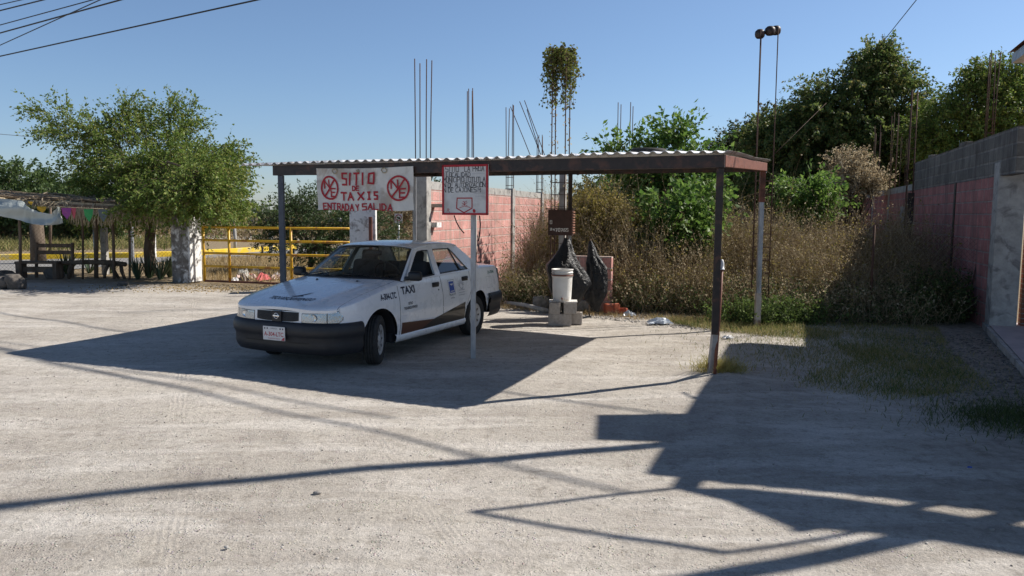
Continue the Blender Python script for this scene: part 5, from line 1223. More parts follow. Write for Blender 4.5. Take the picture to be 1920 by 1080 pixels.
for (px, top, hw_, Y, s, lb) in ((20, 300, 2.6, 44, 21, 'dark green tree far behind the thatched hut at the left edge'), (95, 322, 2.6, 46, 22, 'rounded green tree far behind the hut, second from the left edge'), (160, 335, 2.2, 42, 23, 'lower green tree far behind the hut, partly behind the big leafy tree'), (-50, 290, 2.6, 45, 24, 'green tree cut by the left edge of the photo')):
    p = at(px, 440, Y); z = at(px, top, Y).z; p.z = 0
    tree('background_tree', p, [(0, 0, 0), (.1, 0, z*.35)], [(0, 0, z*.55, hw_, 2., z*.42, 2), (-hw_*.5, 0, z*.4, hw_*.7, 1.8, z*.34, 1), (hw_*.5, 0, z*.4, hw_*.7, 1.8, z*.34, 1)], 'leaf_far', lb, group='trees beyond the road', ntw=600, lpt=22, ll=.20, lw=.11, tw=.9, seed=s, rt=.14, limbs=7, twr=.02)
# stick roofed hut
RB = gp(60, 545); hut = empty('thatched_hut', tuple(RB), 0, 'rustic shade hut of crooked poles with a roof of dry sticks and palm', 'hut')
def hr(p): return Vector(p)-RB
hY0, hY1 = 18.6, 20.4
def hpost(pxt, pyt, pxb, pyb, r, m='pole'):
    b = MB(); b.smooth = True; f_ = gp(pxb, pyb); t = at(pxt, pyt, f_.y); mid = (f_+t)/2+Vector((.02, .0, 0)); b.tube([hr(f_-Vector((0, 0, .05))), hr(mid), hr(t)], [r*1.05, r, r*.9], 8); b.build('post', M[m], hut)
hpost(33, 385, 38, 541, .035); hpost(151, 380, 155, 533, .028); hpost(176, 375, 180, 531, .055); hpost(206, 378, 214, 533, .038, 'pole'); hpost(238, 385, 243, 533, .03); hpost(92, 380, 93, 480, .06); hpost(-60, 385, -60, 545, .05)
b = MB(); b.smooth = True; f_ = gp(72, 505); b.tube([hr(f_), hr(f_+Vector((0, 0, 1.3)))], [.24, .20], 12); b.build('stump', M['bark'], hut)
rr = random.Random(5); A0 = at(-120, 382, hY0-.6); A1 = at(322, 398, hY0+.3); D0 = at(-120, 375, hY1+1.); D1 = at(315, 388, hY1+1.8)
def hq(u, v): return A0.lerp(A1, u).lerp(D0.lerp(D1, u), v)
b = MB(); b.smooth = True
for i in range(520):
    u, v = rr.random(), rr.random(); L = rr.uniform(.12, .42); du = rr.uniform(-.5, .5) if rr.random() < .25 else 1; p = hq(u, v)
    d = (hq(1, v)-hq(0, v)).normalized() if rr.random() < .75 else (hq(u, 1)-hq(u, 0)).normalized()
    d = (d+Vector((rr.gauss(0, .12), rr.gauss(0, .2), rr.gauss(0, .05)))).normalized()*L*2.2; p = p+Vector((0, 0, rr.uniform(-.03, .11)))
    b.tube([hr(p-d), hr(p+Vector((0, 0, .02))), hr(p+d)], [rr.uniform(.008, .02), .014, .006], 4)
b.build('stick_roof', M['stick'], hut)
b = MB(); b.grid([[hr(hq(i/40, j/12)+Vector((0, 0, .03+.035*math.sin(i*1.7+j*2.3)+.02*math.sin(j*5.1+i)))) for i in range(41)] for j in range(13)]); b.build('thatch', M['straw'], hut)
b = MB(); 
for v in (0, .5, 1): b.bar(hr(hq(0, v)-Vector((0, 0, .06))), hr(hq(1, v)-Vector((0, 0, .06))), .07)
b.build('roof_beam', M['pole'], hut)
b = MB()
for i in range(1300):
    u = rr.random(); e = rr.random(); v = (0 if e < .65 else rr.random()); p = hq(u, v)+Vector((0, 0, .03)); dn = rr.uniform(.12, .5)*(1.2 if u > .55 else .45)
    q = p+Vector((rr.gauss(0, .10), rr.gauss(-.03, .06), -dn)); s_ = Vector((.012, 0, 0)); b.add([hr(p-s_), hr(p+s_), hr(q+s_*.3), hr(q-s_*.3)], [(0, 1, 2, 3)])
b.build('palm_fringe', M['straw'], hut)
# tarp, pennants, benches
b = MB(); b.smooth = True; rows = []
topl = [(-60, 372), (0, 384), (40, 388), (52, 400), (70, 408), (95, 412), (106, 398), (110, 400), (115, 425)]; botl = [(-60, 410), (0, 417), (30, 423), (55, 430), (75, 433), (95, 433), (108, 431), (112, 430), (117, 428)]
for j in range(9):
    t = j/8; rows.append([at(a+(c-a)*t, y0+(y1-y0)*t, 17.85+.06*math.sin(i*1.9+t*3)+.05*math.sin(t*7+i)) for i, ((a, y0), (c, y1)) in enumerate(zip(topl, botl))])
def dense(row, k=4): return [row[i].lerp(row[i+1], s/k)+Vector((0, .03*math.sin(i*3+s*1.7), 0)) for i in range(len(row)-1) for s in range(k)]+[row[-1]]
b.grid([dense(r_) for r_ in rows]); tag(b.build('tarp', M['tarp']), 'pale crinkled plastic tarp hanging from the front of the stick roofed hut', 'tarp')
st_ = MB(); st_.smooth = True; L_ = [at(52, 402, 17.9), at(105, 398, 17.9), at(160, 400, 17.9), at(198, 401, 17.9)]; st_.tube(L_, .006, 4); tag(st_.build('string', M['straw']), 'string carrying coloured pennants under the stick roof', 'string')
for x0, x1, y0, y1, c, nm in ((67, 85, 398, 410, (.50, .30, .02), 'amber'), (50, 60, 389, 396, (.50, .30, .02), 'small orange'), (113, 132, 400, 422, (.28, .06, .24), 'purple'), (131, 141, 400, 422, (.45, .08, .10), 'pink red'), (155, 173, 402, 426, (.04, .28, .08), 'green'), (182, 200, 402, 426, (.10, .12, .12), 'grey')):
    Y = 17.88; b = MB(); b.add([at(x0, y0, Y), at(x1, y0, Y), at((x0+x1)/2+2, y1, Y-.02), at(x0+2, (y0+y1)/2, Y+.02), at(x1-1, (y0+y1)/2, Y-.03)], [(0, 3, 4, 1), (3, 2, 4)]); 
    tag(b.build('pennant', mat(nm.replace(' ', '_')+'_cloth', c, .8)), nm+' pennant hanging from the string under the stick roof', 'pennant', 'pennants under the hut roof')
bn = gp(75, 533); bt = empty('rustic_bench', tuple(bn), .05, 'dark plank bench with low slatted back inside the hut', 'bench')
b = MB(); b.box((0, 0, .42), (1.05, .38, .06), bev=.01); b.build('seat', M['pole'], bt)
for z in (.66, .84): b = MB(); b.box((.20, .34, z), (1.0, .04, .10), bev=.01); b.build('back_slat', M['pole'], bt)
for x_ in (-.46, .46): b = MB(); b.box((x_, 0, .2), (.10, .34, .4)); b.build('leg', M['pole'], bt)
for x_ in (-.26, .66): b = MB(); b.bar((x_, .31, .0), (x_+.02, .36, .92), .07, .05); b.build('back_post', M['pole'], bt)
b = MB(); b.box((-.0, -.02, .24), (.8, .04, .14)); b.build('apron', M['pole'], bt)
ln = gp(185, 532); bt = empty('log_bench', tuple(ln), -.04, 'long bench made of a split log beside the agaves in the hut', 'bench')
b = MB(); b.smooth = True; b.tube([(-.95, 0, .40), (-.3, .02, .43), (.3, 0, .42), (.75, -.02, .38)], [.055, .06, .07, .06], 8); b.build('seat', M['bark'], bt)
for x_, d_ in ((-.7, -.1), (.28, -.14), (.34, .22), (.60, .10)): b = MB(); b.smooth = True; b.tube([(x_, 0, .38), (x_+d_*.5, -.05, .2), (x_+d_, 0, -.02)], [.045, .05, .035], 6); b.build('leg', M['bark'], bt)
for i, (px, py, s) in enumerate(((8, 553, (.26, .2, .20)), (30, 553, (.22, .2, .24)), (14, 537, (.22, .18, .18)), (100, 532, (.26, .2, .2)), (232, 545, (.13, .12, .08)))):
    p = gp(px, py); rock('stone', (p.x, p.y, s[2]*.6), s, M['darkstone'], 40+i, ['low grey rock at the far left foot of the hut', 'tall grey rock beside the leftmost hut post', 'upper rock behind the pair at the left foot of the hut', 'rock under the plank bench in the hut', 'small rock in front of the log bench'][i], group='rocks around the hut')
# agaves and aloe clumps
def agave(px, py, n, L, seed, lb, up=.8, wd=.06):
    rg = random.Random(seed); p = gp(px, py); b = MB(); b.smooth = True
    for i in range(n):
        a = rg.uniform(0, 2*PI); t = rg.uniform(.15, 1)*up; l = L*rg.uniform(.7, 1.1); d = Vector((math.cos(a)*math.sin(t), math.sin(a)*math.sin(t), math.cos(t))); s_ = d.cross(Vector((0, 0, 1))).normalized(); nn = s_.cross(d); R_ = []
        for k in range(5):
            q = k/4; c_ = d*l*q-Vector((0, 0, .10*l*q*q))+Vector((math.cos(a), math.sin(a), 0))*.03; w_ = wd*(1-q)**.6*(.7+.6*q) if q < 1 else .002; R_.append([c_-s_*w_/2+nn*w_*.15, c_-nn*w_*.15, c_+s_*w_/2+nn*w_*.15])
        b.grid(R_)
    o = b.build('agave', M['agave']); o.location = p; return tag(o, lb, 'agave', 'agaves beside the hut')
agave(124, 524, 26, .85, 1, 'large spiky agave between the plank bench and the log bench'); agave(167, 522, 16, .62, 2, 'medium agave behind the log bench, left of the concrete fence post'); agave(207, 522, 14, .55, 3, 'small agave at the foot of the leaning pole')
for i, (px, py, lb) in enumerate(((258, 533, 'spiky aloe clump at the right end of the log bench'), (280, 531, 'spiky aloe clump left of the leafy tree trunk'), (301, 533, 'spiky aloe clump in front of the leafy tree trunk'), (318, 529, 'spiky aloe clump against the white gate pillar'))): agave(px, py, 34, .72, 10+i, lb, .6, .045)
# chain link fence behind the hut
def chainlink(P0, P1, z0, z1, label, posts, r=.004, cell=.09, parent=None, name='chain_link_fence', sag=0., mm='galv'):
    d = P1-P0; L = d.length; d.normalize(); root = empty(name, tuple(P0), 0, label, 'fence'); V = []; b = MB()
    n = int(L/cell); H = z1-z0
    for s in (1, -1):
        for i in range(-int(H/cell)-1, n+int(H/cell)+2):
            a = i*cell; c = a+s*H; ua, ub = a, c; za, zb = 0, H
            # clip to [0,L]
            def cl(u): return max(0, min(L, u))
            if (ua < 0 and ub < 0) or (ua > L and ub > L): continue
            def zt_(u): return (u-a)*s
            u0, u1 = cl(ua), cl(ub); zz0, zz1 = zt_(u0), zt_(u1)
            pa = d*u0+Vector((0, 0, z0+zz0+sag*math.sin(u0*2)*zz0)); pb = d*u1+Vector((0, 0, z0+zz1+sag*math.sin(u1*2)*zz1)); b.tube([pa, pb], r, 3, cap=False)
    b.build('mesh', M[mm], root)
    for u, r_, h_, m in posts: b = MB(); b.smooth = True; b.tube([d*u, d*u+Vector((0, 0, h_))], r_, 8); b.build('post', M[m], root)
    return root
P0 = gp(-60, 528); P1 = gp(330, 520)
chainlink(P0, P1, .05, 1.35, 'rusty chain link fence with concrete posts behind the hut', [(5.7, .03, 1.7, 'galv'), (3.2, .03, 1.5, 'galv')], r=.0025, cell=.10, mm='rust')
for (x0, yt, yb, lb) in ((198, 422, 524, 'square grey concrete fence post behind the log bench'),):
    p = gp(x0, yb); b = MB(); b.box((0, 0, .83), (.15, .15, 1.66), bev=.01); o = b.build('fence_post', M['concrete']); o.location = p; tag(o, lb, 'fence post')
b = MB(); b.box((0, 0, .84), (.12, .1, 1.68)); o = b.build('fence_post', M['whitewash']); o.location = gp(289, 512); tag(o, 'pale fence post glimpsed right of the leafy tree trunk', 'fence post')
b = MB(); b.box((0, 0, .8), (.09, .09, 1.5)); o = b.build('fence_post', M['galv']); o.location = gp(240, 508)+Vector((0, .3, 0)); tag(o, 'thin metal fence post behind the rightmost hut pole', 'fence post')

# gate pillars
gA = gp(352, 537); gB = gp(683, 545)
gp1 = empty('gate_pillar', tuple(gA), 0, 'short concrete pillar with flaking white paint holding the left end of the yellow gate', 'pillar', 'gate pillars')
GR = (gB-gA).normalized(); GZ = math.atan2(GR.y, GR.x); GM = Matrix.Rotation(GZ, 3, 'Z')
b = MB(); b.box((-.03, 0, .83), (.50, .42, 1.68), M=GM, bev=.02); b.build('core', M['peeled'], gp1)
b = MB(); b.box(GM @ Vector((.238, 0, .84)), (.05, .425, 1.62), M=GM, bev=.01); b.build('white_face', M['whitewash'], gp1)
b = MB(); b.box(GM @ Vector((-.34, .02, .84)), (.06, .08, 1.70), M=GM); b.build('steel_post', M['darksteel'], gp1)
pt = at(683, 395, gB.y).z+.4
gp2 = empty('gate_pillar', tuple(gB), 0, 'tall white washed concrete pillar holding the right end of the yellow gate, behind the banner', 'pillar', 'gate pillars')
b = MB(); b.box((0, 0, pt/2), (.58, .50, pt), M=Matrix.Rotation(.12, 3, 'Z'), bev=.015); b.build('core', M['whitewash'], gp2)
b = MB(); q = at(694, 450, gB.y-.35); b.bar((q.x-gB.x, -.36, 0), (q.x-gB.x, -.36, at(694, 410, gB.y-.35).z), .07); b.build('steel_post', M['rustbrown'], gp2)
# gate
ga = gp(379, 538); gb_ = gp(656, 543); ga.y = gA.y-.05; D_ = (gb_-ga); Lg = D_.length; gate = empty('gate', tuple(ga), math.atan2(D_.y, D_.x), 'wide yellow tubular steel gate with five rails between white pillars', 'gate')
zr_ = [.05, .42, .74, 1.06, 1.38]
for z in zr_: b = MB(); b.smooth = True; b.tube([(0, 0, z), (Lg*.5, .01, z-.01), (Lg, 0, z)], .029, 10); b.build('rail', M['gateyellow' if z > .1 else 'rustbrown'], gate)
for x_ in (0.02, .74, Lg*.615): b = MB(); b.smooth = True; b.tube([(x_, -.0, .04), (x_, 0, 1.38)], .033, 10); b.build('upright', M['gateyellow'], gate)
b = MB(); b.smooth = True; b.tube([(-.22, 0, 1.06), (0.0, 0, 1.06)], .018, 6); b.build('hinge', M['darksteel'], gate)
# bits beyond the gate
def wpost(px, pt_, pb, r, lb, m='pole'):
    f_ = gp(px, pb); t = at(px, pt_, f_.y); b = MB(); b.smooth = True; b.tube([(0, 0, 0), (.02, 0, t.z/2), (0, 0, t.z)], r, 7); o = b.build('fence_post', M[m]); o.location = f_; tag(o, lb, 'fence post', 'posts across the road')
wpost(440, 430, 481, .07, 'thin grey post across the road, left one seen through the gate', 'concrete'); wpost(507, 430, 481, .09, 'mossy grey post across the road, right one seen through the gate', 'concrete')
wpost(491, 466, 481, .05, 'short dark stump post in front of the yellow kerb', 'pole'); wpost(735, 428, 470, .09, 'leaning pale wooden post right of the tall gate pillar'); wpost(764, 428, 470, .12, 'thick wooden post behind the carport steel post')
# round road sign
sp = at(747, 470, 27); sp.z = 0; s_ = empty('road_sign', tuple(sp), 0, 'small white square road sign with a red circle, seen between the pillar and pink wall', 'road sign')
zc_ = at(747, 412, 27).z; b = MB(); b.smooth = True; b.tube([(0, 0, 0), (0, 0, zc_)], .03, 8); b.build('pole', M['galv'], s_)
b = MB(); b.box((0, -.04, zc_), (.27, .012, .32), bev=.004); b.build('plate', M['platewhite'], s_)
fn_ = lambda x, y, k=0: (x, -.048-k, zc_+y); b = MB(); disc(b, 0, .02, .115, fn_, r2=.088, n=28); b.build('ring', M['red'], s_)
b = MB(); b.add([fn_(x, y) for x, y in ((-.07, .03), (.05, .05), (.05, .0), (-.07, .01))], [(0, 1, 2, 3)]); disc(b, .03, .0, .035, fn_, n=14); b.build('symbol', M['blackpaint'], s_)
# rubbish heap beyond the gate
rr = random.Random(12)
for i in range(22):
    p = gp(rr.uniform(432, 522), rr.uniform(519, 534)); c = rr.choice([(.65, .64, .60), (.5, .1, .1), (.6, .45, .4), (.7, .7, .7), (.2, .16, .13)])
    o = crumple('litter', (0, 0, 0), (rr.uniform(.15, .4), rr.uniform(.12, .3), rr.uniform(.08, .24)), mat('litter_%d' % i, c, .7), i, None, None); o.location = (p.x, p.y, .02)
    o.rotation_euler.z = rr.uniform(0, 3); tag(o, 'crumpled piece of rubbish in the heap beyond the yellow gate', 'litter', 'rubbish heap beyond the gate')

# bushes beyond the gate
bb = gp(575, 512); bb.z = 0
def bush(name, px, pb, Y, ells, leaf, label, **k):
    B = at(px, pb, Y); B.z = 0; return tree(name, B, [(0, 0, -.05), (.05, 0, .3), (0, 0, .6)], [(at(a, c, Y).x-B.x, dy, at(a, c, Y).z, rx, ry, rz, w_) for a, c, dy, rx, ry, rz, w_ in ells], leaf, label, 'bush', **k)
bush('mesquite_bush', 580, 512, 23, [(570, 440, 0, 1.5, 1.4, .85, 2), (620, 400, .2, 1.2, 1.2, .8, 1.5), (520, 420, 0, .8, .9, .5, .7), (640, 470, 0, 1.1, 1.1, .6, 1), (560, 380, 0, .7, .7, .4, .5), (690, 430, .5, .9, 1, .8, .8)], 'leaf_blue',
     'dense feathery green bush behind the yellow gate and the car', ntw=900, lpt=26, ll=.075, lw=.035, tw=.8, seed=31, rt=.09, limbs=14, up=.5, droop=.1)
bush('dry_bush', 735, 470, 31, [(735, 425, 0, 1.2, 1, .9, 1), (780, 430, 0, .9, 1, 1.0, 1), (760, 390, 0, .9, .8, .5, .7), (700, 400, 0, .8, .8, .7, .5)], 'dry', 'brown dry bush seen between the tall white pillar and the pink wall', ntw=420, lpt=22, ll=.09, lw=.05, tw=.8, seed=33, rt=.07, limbs=8, up=.5)
bush('scrub_bush', 765, 430, 36, [(765, 385, 0, 1.6, 1, .9, 1), (800, 370, 0, 1.4, .8, 1., 1)], 'leaf_dark', 'dark green scrub behind the dry bush by the pink wall', ntw=300, lpt=20, ll=.11, lw=.06, tw=.8, seed=34, rt=.07, limbs=6)
# the mass inside the lot
def lotbush(name, px, Y, z, ells, leaf, label, **k):
    B = at(px, 500, Y); B.z = 0
    k.setdefault('limbs', 14)
    return tree(name, B, [(0, 0, -.05), (.05, 0, z*.2), (0, 0, z*.42)], [(at(a, c, Y+dy).x-B.x, dy, at(a, c, Y+dy).z, rx, ry, rz, w_) for a, c, dy, rx, ry, rz, w_ in ells], leaf, label, k.pop('cat', 'tree'), **k)
lotbush('green_tree', 1255, 19.5, 4.5, [(1240, 290, 0, 1.0, .9, .75, 1), (1290, 330, 0, .9, .9, .8, 1), (1230, 370, 0, .9, .9, .7, .9), (1300, 410, -.3, .7, .8, .6, .8), (1150, 275, 0, .45, .5, .30, .25), (1265, 235, 0, .45, .5, .28, .3), (1330, 300, 0, .5, .6, .45, .35), (1180, 320, .4, .6, .7, .5, .5)], 'leaf_bright',
        'bright green leafy tree rising behind the carport roof in mid lot', ntw=620, lpt=24, ll=.14, lw=.07, tw=.95, seed=41, rt=.09, up=.35, feather=.8)
lotbush('green_tree', 1515, 21, 2.4, [(1515, 345, 0, .7, .7, .36, 1), (1480, 360, 0, .45, .6, .26, .5), (1545, 362, 0, .5, .6, .34, .6), (1510, 395, 0, .6, .6, .3, .5)], 'leaf_bright',
        'low bright green sapling right of the carport among the dry weeds', ntw=200, lpt=22, ll=.12, lw=.06, tw=.8, seed=42, rt=.05, up=.5, feather=.8)
lotbush('sunflower_bush', 1275, 17.2, 2.4, [(1265, 395, -1.5, .75, .6, .5, 1), (1285, 440, -1.8, .6, .5, .4, 1), (1240, 420, -1.5, .5, .5, .4, .5), (1310, 370, -1.0, .6, .5, .4, .6)], 'leaf_bright', 'leafy green shrub below the bright tree behind the corner post', cat='shrub', ntw=300, lpt=16, ll=.12, lw=.09, tw=.6, seed=43, rt=.04, up=.5)
lotbush('yellowing_shrub', 1125, 16.2, 2.2, [(1120, 400, 0, .7, .6, .45, 1), (1080, 440, 0, .6, .6, .5, .8), (1160, 430, 0, .6, .6, .5, .9), (1110, 370, .3, .5, .5, .3, .4)], 'dryyellow', 'yellowing shrub behind the brown meter box', cat='shrub', ntw=620, lpt=20, ll=.055, lw=.035, tw=.6, seed=44, rt=.03, up=.5)
lotbush('dark_tree', 1180, 24, 3.2, [(1180, 350, 0, 1.4, 1, .7, 1), (1120, 365, 0, 1., .9, .5, .8), (1240, 345, 0, 1.1, .9, .7, .8)], 'leaf_dark', 'dark green bush in shade behind the yellowing shrub', cat='bush', ntw=420, lpt=20, ll=.10, lw=.06, tw=.8, seed=45, rt=.05)
lotbush('russet_bush', 1600, 23, 3.2, [(1590, 300, 0, .6, .6, .5, 1), (1580, 335, 0, .5, .5, .4, .8), (1620, 335, 0, .6, .6, .42, .9), (1640, 325, 0, .4, .5, .35, .4)], 'dry', 'reddish brown dry bush in front of the vine covered tree', cat='bush', ntw=420, lpt=22, ll=.07, lw=.04, tw=.7, seed=46, rt=.05, up=.5)
lotbush('vine_covered_tree', 1590, 30, 7.6, [(1590, 190, 0, 2.2, 1.8, 1.5, 1.8), (1550, 260, -.3, 3.0, 2.2, 1.8, 2.8), (1665, 190, 0, 1.6, 1.5, 1.6, 1.4), (1640, 130, 0, 1.1, 1.1, .9, .9), (1638, 92, 0, .45, .5, .5, .35), (1530, 200, 0, 1.3, 1.3, 1.0, .9), (1480, 270, 0, 1.5, 1.4, 1.2, 1.3), (1450, 340, 0, 1.8, 1.4, 1.0, 1.4), (1700, 340, 0, 1.8, 1.6, 1.2, 1.4), (1530, 340, -.4, 2.8, 2., 1.2, 2), (1650, 300, -.6, 2.0, 1.8, 1.8, 2), (1632, 110, 0, .7, .7, .5, .5), (1700, 260, 0, 1.1, 1.4, 1.6, 1), (1425, 250, 0, .8, .9, .7, .4)], 'leaf_vine',
        'tall dark tree smothered in vines behind the lot, highest in the photo', ntw=5200, lpt=32, ll=.12, lw=.068, tw=1.0, seed=47, rt=.3, limbs=24, droop=.35, up=.15, hang=60, twr=.018)
lotbush('background_tree', 1850, 27, 6.6, [(1850, 180, 0, 1.5, 1.3, 1.0, 1.2), (1790, 230, 0, 1.6, 1.3, 1.2, 1.3), (1910, 210, 0, 1.6, 1.3, 1.4, 1.4), (1750, 250, 0, 1.0, .9, 1., .7), (1860, 300, 0, 2.4, 1.4, 1.1, 1.5), (1880, 125, 0, .9, .7, .6, .6), (1830, 130, 0, .5, .5, .5, .3)], 'leaf_olive',
        'feathery tree with arching branches above the grey block wall at right', ntw=2400, lpt=28, ll=.11, lw=.055, tw=1.1, seed=48, rt=.2, limbs=22, up=.7, droop=.3, twr=.016)
lotbush('background_tree', 1420, 34, 5.2, [(1400, 270, 0, 1.6, 1.2, 1.0, 1), (1360, 290, 0, 1., 1., .8, .5), (1460, 290, 0, 1.7, 1.3, 1.4, 1.2), (1400, 340, 0, 2.2, 1.4, 1., 1.2), (1440, 220, 0, .7, .7, .6, .3)], 'leaf_dark',
        'feathery dark tree seen above the right end of the carport roof', ntw=1400, lpt=26, ll=.14, lw=.07, tw=1.1, seed=49, rt=.2, limbs=18, up=.6, twr=.018)
lotbush('background_tree', 1720, 33, 5., [(1720, 310, 0, 2.2, 1.4, 1.4, 1), (1800, 330, 0, 2., 1.4, 1.2, 1)], 'leaf_olive', 'sunlit green tree between the vine covered tree and the grey wall', ntw=600, lpt=24, ll=.15, lw=.08, tw=1., seed=50, rt=.2, limbs=12)
# hanging vine on the rebar cage
rg = np.random.default_rng(77); root = vr
def vinecl():
    parts = []; n = 60; cx0 = at(1048, 90, 14.15); lx = vr.location; 
    offs_ = [(-.13, -.13), (.13, -.13), (.13, .13), (-.13, .13)]
    S = np.zeros((n, 3))
    for i in range(n): a, c = offs_[i % 4]; S[i] = (a*.85+rg.normal()*.05, c*.85+rg.normal()*.05, 4.74-rg.random()*.22)
    cur = S; drv = rg.normal(size=(n, 3))*np.array([.045, .045, 0])+np.array([0, 0, .02])
    ln_ = rg.choice([4, 6, 8, 10, 12, 12], size=n, p=[.2, .2, .2, .16, .14, .1])
    for s in range(12):
        act = ln_ > s; nxt = cur+drv+np.array([0, 0, -.015 if s == 0 else -.085]); drv = drv*.45+rg.normal(size=(n, 3))*.016*np.array([1, 1, 0])
        A_, B_ = cur[act], nxt[act]; v, q = ribbons(A_, B_, .006, .006, rg); parts.append((v, q, 1))
        for _ in range(6 if s < 7 else 3):
            m_ = len(A_); P = A_+(B_-A_)*rg.random((m_, 1))+rg.normal(size=(m_, 3))*.028; sz = rg.uniform(.6, 1.3, m_); v, q = leafquads(P, rg.normal(size=(m_, 3)), .052*sz, .048*sz, rg, .7); parts.append((v, q, 0))
        cur = nxt
    # creepers along each rod
    for a, c in offs_:
        m_ = 75 if a < 0 else 45; z = rg.uniform(2.2, 4.6, m_); P = np.stack([a+rg.normal(size=m_)*.025, c+rg.normal(size=m_)*.025, z], 1); v, q = leafquads(P, rg.normal(size=(m_, 3)), np.full(m_, .045), np.full(m_, .035), rg, .5); parts.append((v, q, 2))
    V, Q, mi = merge(parts); npmesh('vine', V, Q, [M['vineleafdry'], M['pole'], M['dry']], mi, parent=root)
vinecl()
rg = np.random.default_rng(78)

# ================================================================== weeds and grass
def lotpt(u, v): p = LW0+E2*u+LD*v; return (p.x, p.y)
rg = np.random.default_rng(90)
clear = lambda q: q[~((q[:, 0] > .95) & (q[:, 0] < 2.0) & (q[:, 1] < 14.05))]
reg = [(-.25, 14.9), (.7, 14.2), (2.2, 13.7), (4.2, 13.0), (6.2, 12.5), (7.35, 12.6), (9.4, 18.5), (10.3, 23), (1.4, 24), (.1, 17)]
pts = scatter(reg, 9500, rg, .35)
def wh(p, rg):
    v = (p[:, 1]-(14.6-.36*p[:, 0])); h = .75+1.15*np.clip(v/2.2, 0, 1); h *= 1+.22*np.sin(p[:, 0]*2.3+p[:, 1])+.12*np.sin(p[:, 0]*5.1-p[:, 1]*2); h *= 1-.20*np.clip((p[:, 0]-2.6)/3.0, 0, 1); h *= 1-.16*np.clip((v-3.5)/4, 0, 1); h *= .62+.38*np.clip((p[:, 0]+.1-.05*(p[:, 1]-14))/1.0, 0, 1); return h*rg.uniform(.6, 1.12, len(p))
pts = clear(pts); weeds('dry_weeds', pts, wh(pts, rg), ['dry', 'dry'], 'tangle of tall brown dry weeds filling the walled lot', 91, wd=.011, nleaf=20, ll=.030, lean=.30, br=6)
pts = scatter(reg, 800, rg, .3); weeds('tall_stalks', pts, wh(pts, rg)*rg.uniform(1.15, 1.6, len(pts)), ['dry', 'dry'], 'thin pale stalks standing above the dry weeds', 106, wd=.010, nleaf=10, ll=.03, lean=.16, br=5)
pts = scatter(reg, 3400, rg, .5); pts = clear(pts); weeds('yellow_weeds', pts, wh(pts, rg)*1.04, ['dry', 'dryyellow'], 'yellow green weeds mixed through the dry tangle in the lot', 92, wd=.011, nleaf=22, ll=.040, lean=.25, br=4, split=.9)
pts = scatter([(-.3, 14.6), (1.2, 13.9), (3.6, 12.9), (6.3, 12.1), (7.3, 12.4), (7.6, 14.0), (4.6, 14.4), (-.1, 15.4)], 3000, rg, .4); weeds('undergrowth', pts, rg.uniform(.2, .75, len(pts)), ['dry', 'undergrowth'], 'low green undergrowth along the front of the dry weeds', 93, wd=.009, nleaf=18, ll=.042, lean=.5, br=2, split=.8)
c0 = gp(1440, 602); pts = np.array([c0.x, c0.y])+rg.normal(size=(420, 2))*np.array([.40, .16]); weeds('green_weeds', pts, rg.uniform(.15, .5, 420), ['undergrowth', 'freshweed'], 'fresh green weeds at the foot of the rear corner post', 94, wd=.008, nleaf=18, ll=.042, lean=.5, br=1, split=.8)
c0 = gp(1820, 500, 0); pts = scatter([(6.4, 12.4), (7.4, 12.4), (7.9, 13.6), (6.8, 13.6)], 420, rg); weeds('green_weeds', pts, rg.uniform(.3, .95, len(pts)), ['undergrowth', 'undergrowth'], 'dark green weeds against the shaded wall beside the house column', 95, wd=.009, nleaf=16, ll=.06, lean=.4, br=2)
# grass strips
pts = np.array([4.2, 9.4])+rg.normal(size=(9000, 2))*np.array([.75, 1.3]); blades('grass', pts, rg.uniform(.02, .075, len(pts)), 'grass', 'sparse green grass thinning out into the shaded dirt', 105, wd=.006)
G1 = [(2.6, 12.3), (3.2, 11.5), (4.4, 10.6), (4.2, 9.2), (3.3, 8.4), (2.9, 7.7), (3.6, 7.2), (4.9, 7.7), (5.6, 9.6), (6.7, 12.0), (5.2, 12.6), (3.4, 13.1)]
pts = scatter(G1, 15000, rg, .75, .16); blades('grass', pts, rg.uniform(.02, .085, len(pts)), 'grass', 'thin patchy grass between the gravel and the weeds', 96, wd=.007)
G2 = [(2.3, 12.9), (2.9, 11.8), (3.6, 11.0), (4.6, 10.7), (4.9, 11.3), (4.2, 12.5)]; pts = scatter(G2, 5000, rg, .4); blades('grass', pts, rg.uniform(.04, .14, len(pts)), 'grass', 'sunlit tufts of grass in front of the rear corner post', 97, wd=.007)
G3 = [(3.75, 6.1), (4.3, 5.8), (5.2, 6.6), (4.9, 7.1), (4.1, 6.7)]; pts = np.array([4.55, 6.5])+rg.normal(size=(4200, 2))*np.array([.40, .30]); blades('grass', pts, rg.uniform(.03, .10, len(pts)), 'undergrowth', 'dark green grass patch at the right edge beside the porch', 98, wd=.006)
c0 = gp(1352, 702); pts = np.array([c0.x, c0.y])+rg.normal(size=(900, 2))*np.array([.13, .09]); blades('grass', pts, rg.uniform(.06, .24, 900), 'tuft', 'dry yellow grass tuft at the foot of the front corner post', 99, wd=.006, lean=.9, z0=.075)
pts = scatter([(-.6, 14.8), (2.2, 13.3), (4.2, 12.6), (3.0, 12.2), (1.5, 13.1), (-.6, 14.3)], 2600, rg, .5); blades('grass', pts, rg.uniform(.03, .13, len(pts)), 'drygrass', 'dry grass fringe along the edge of the weeds', 100, wd=.007)
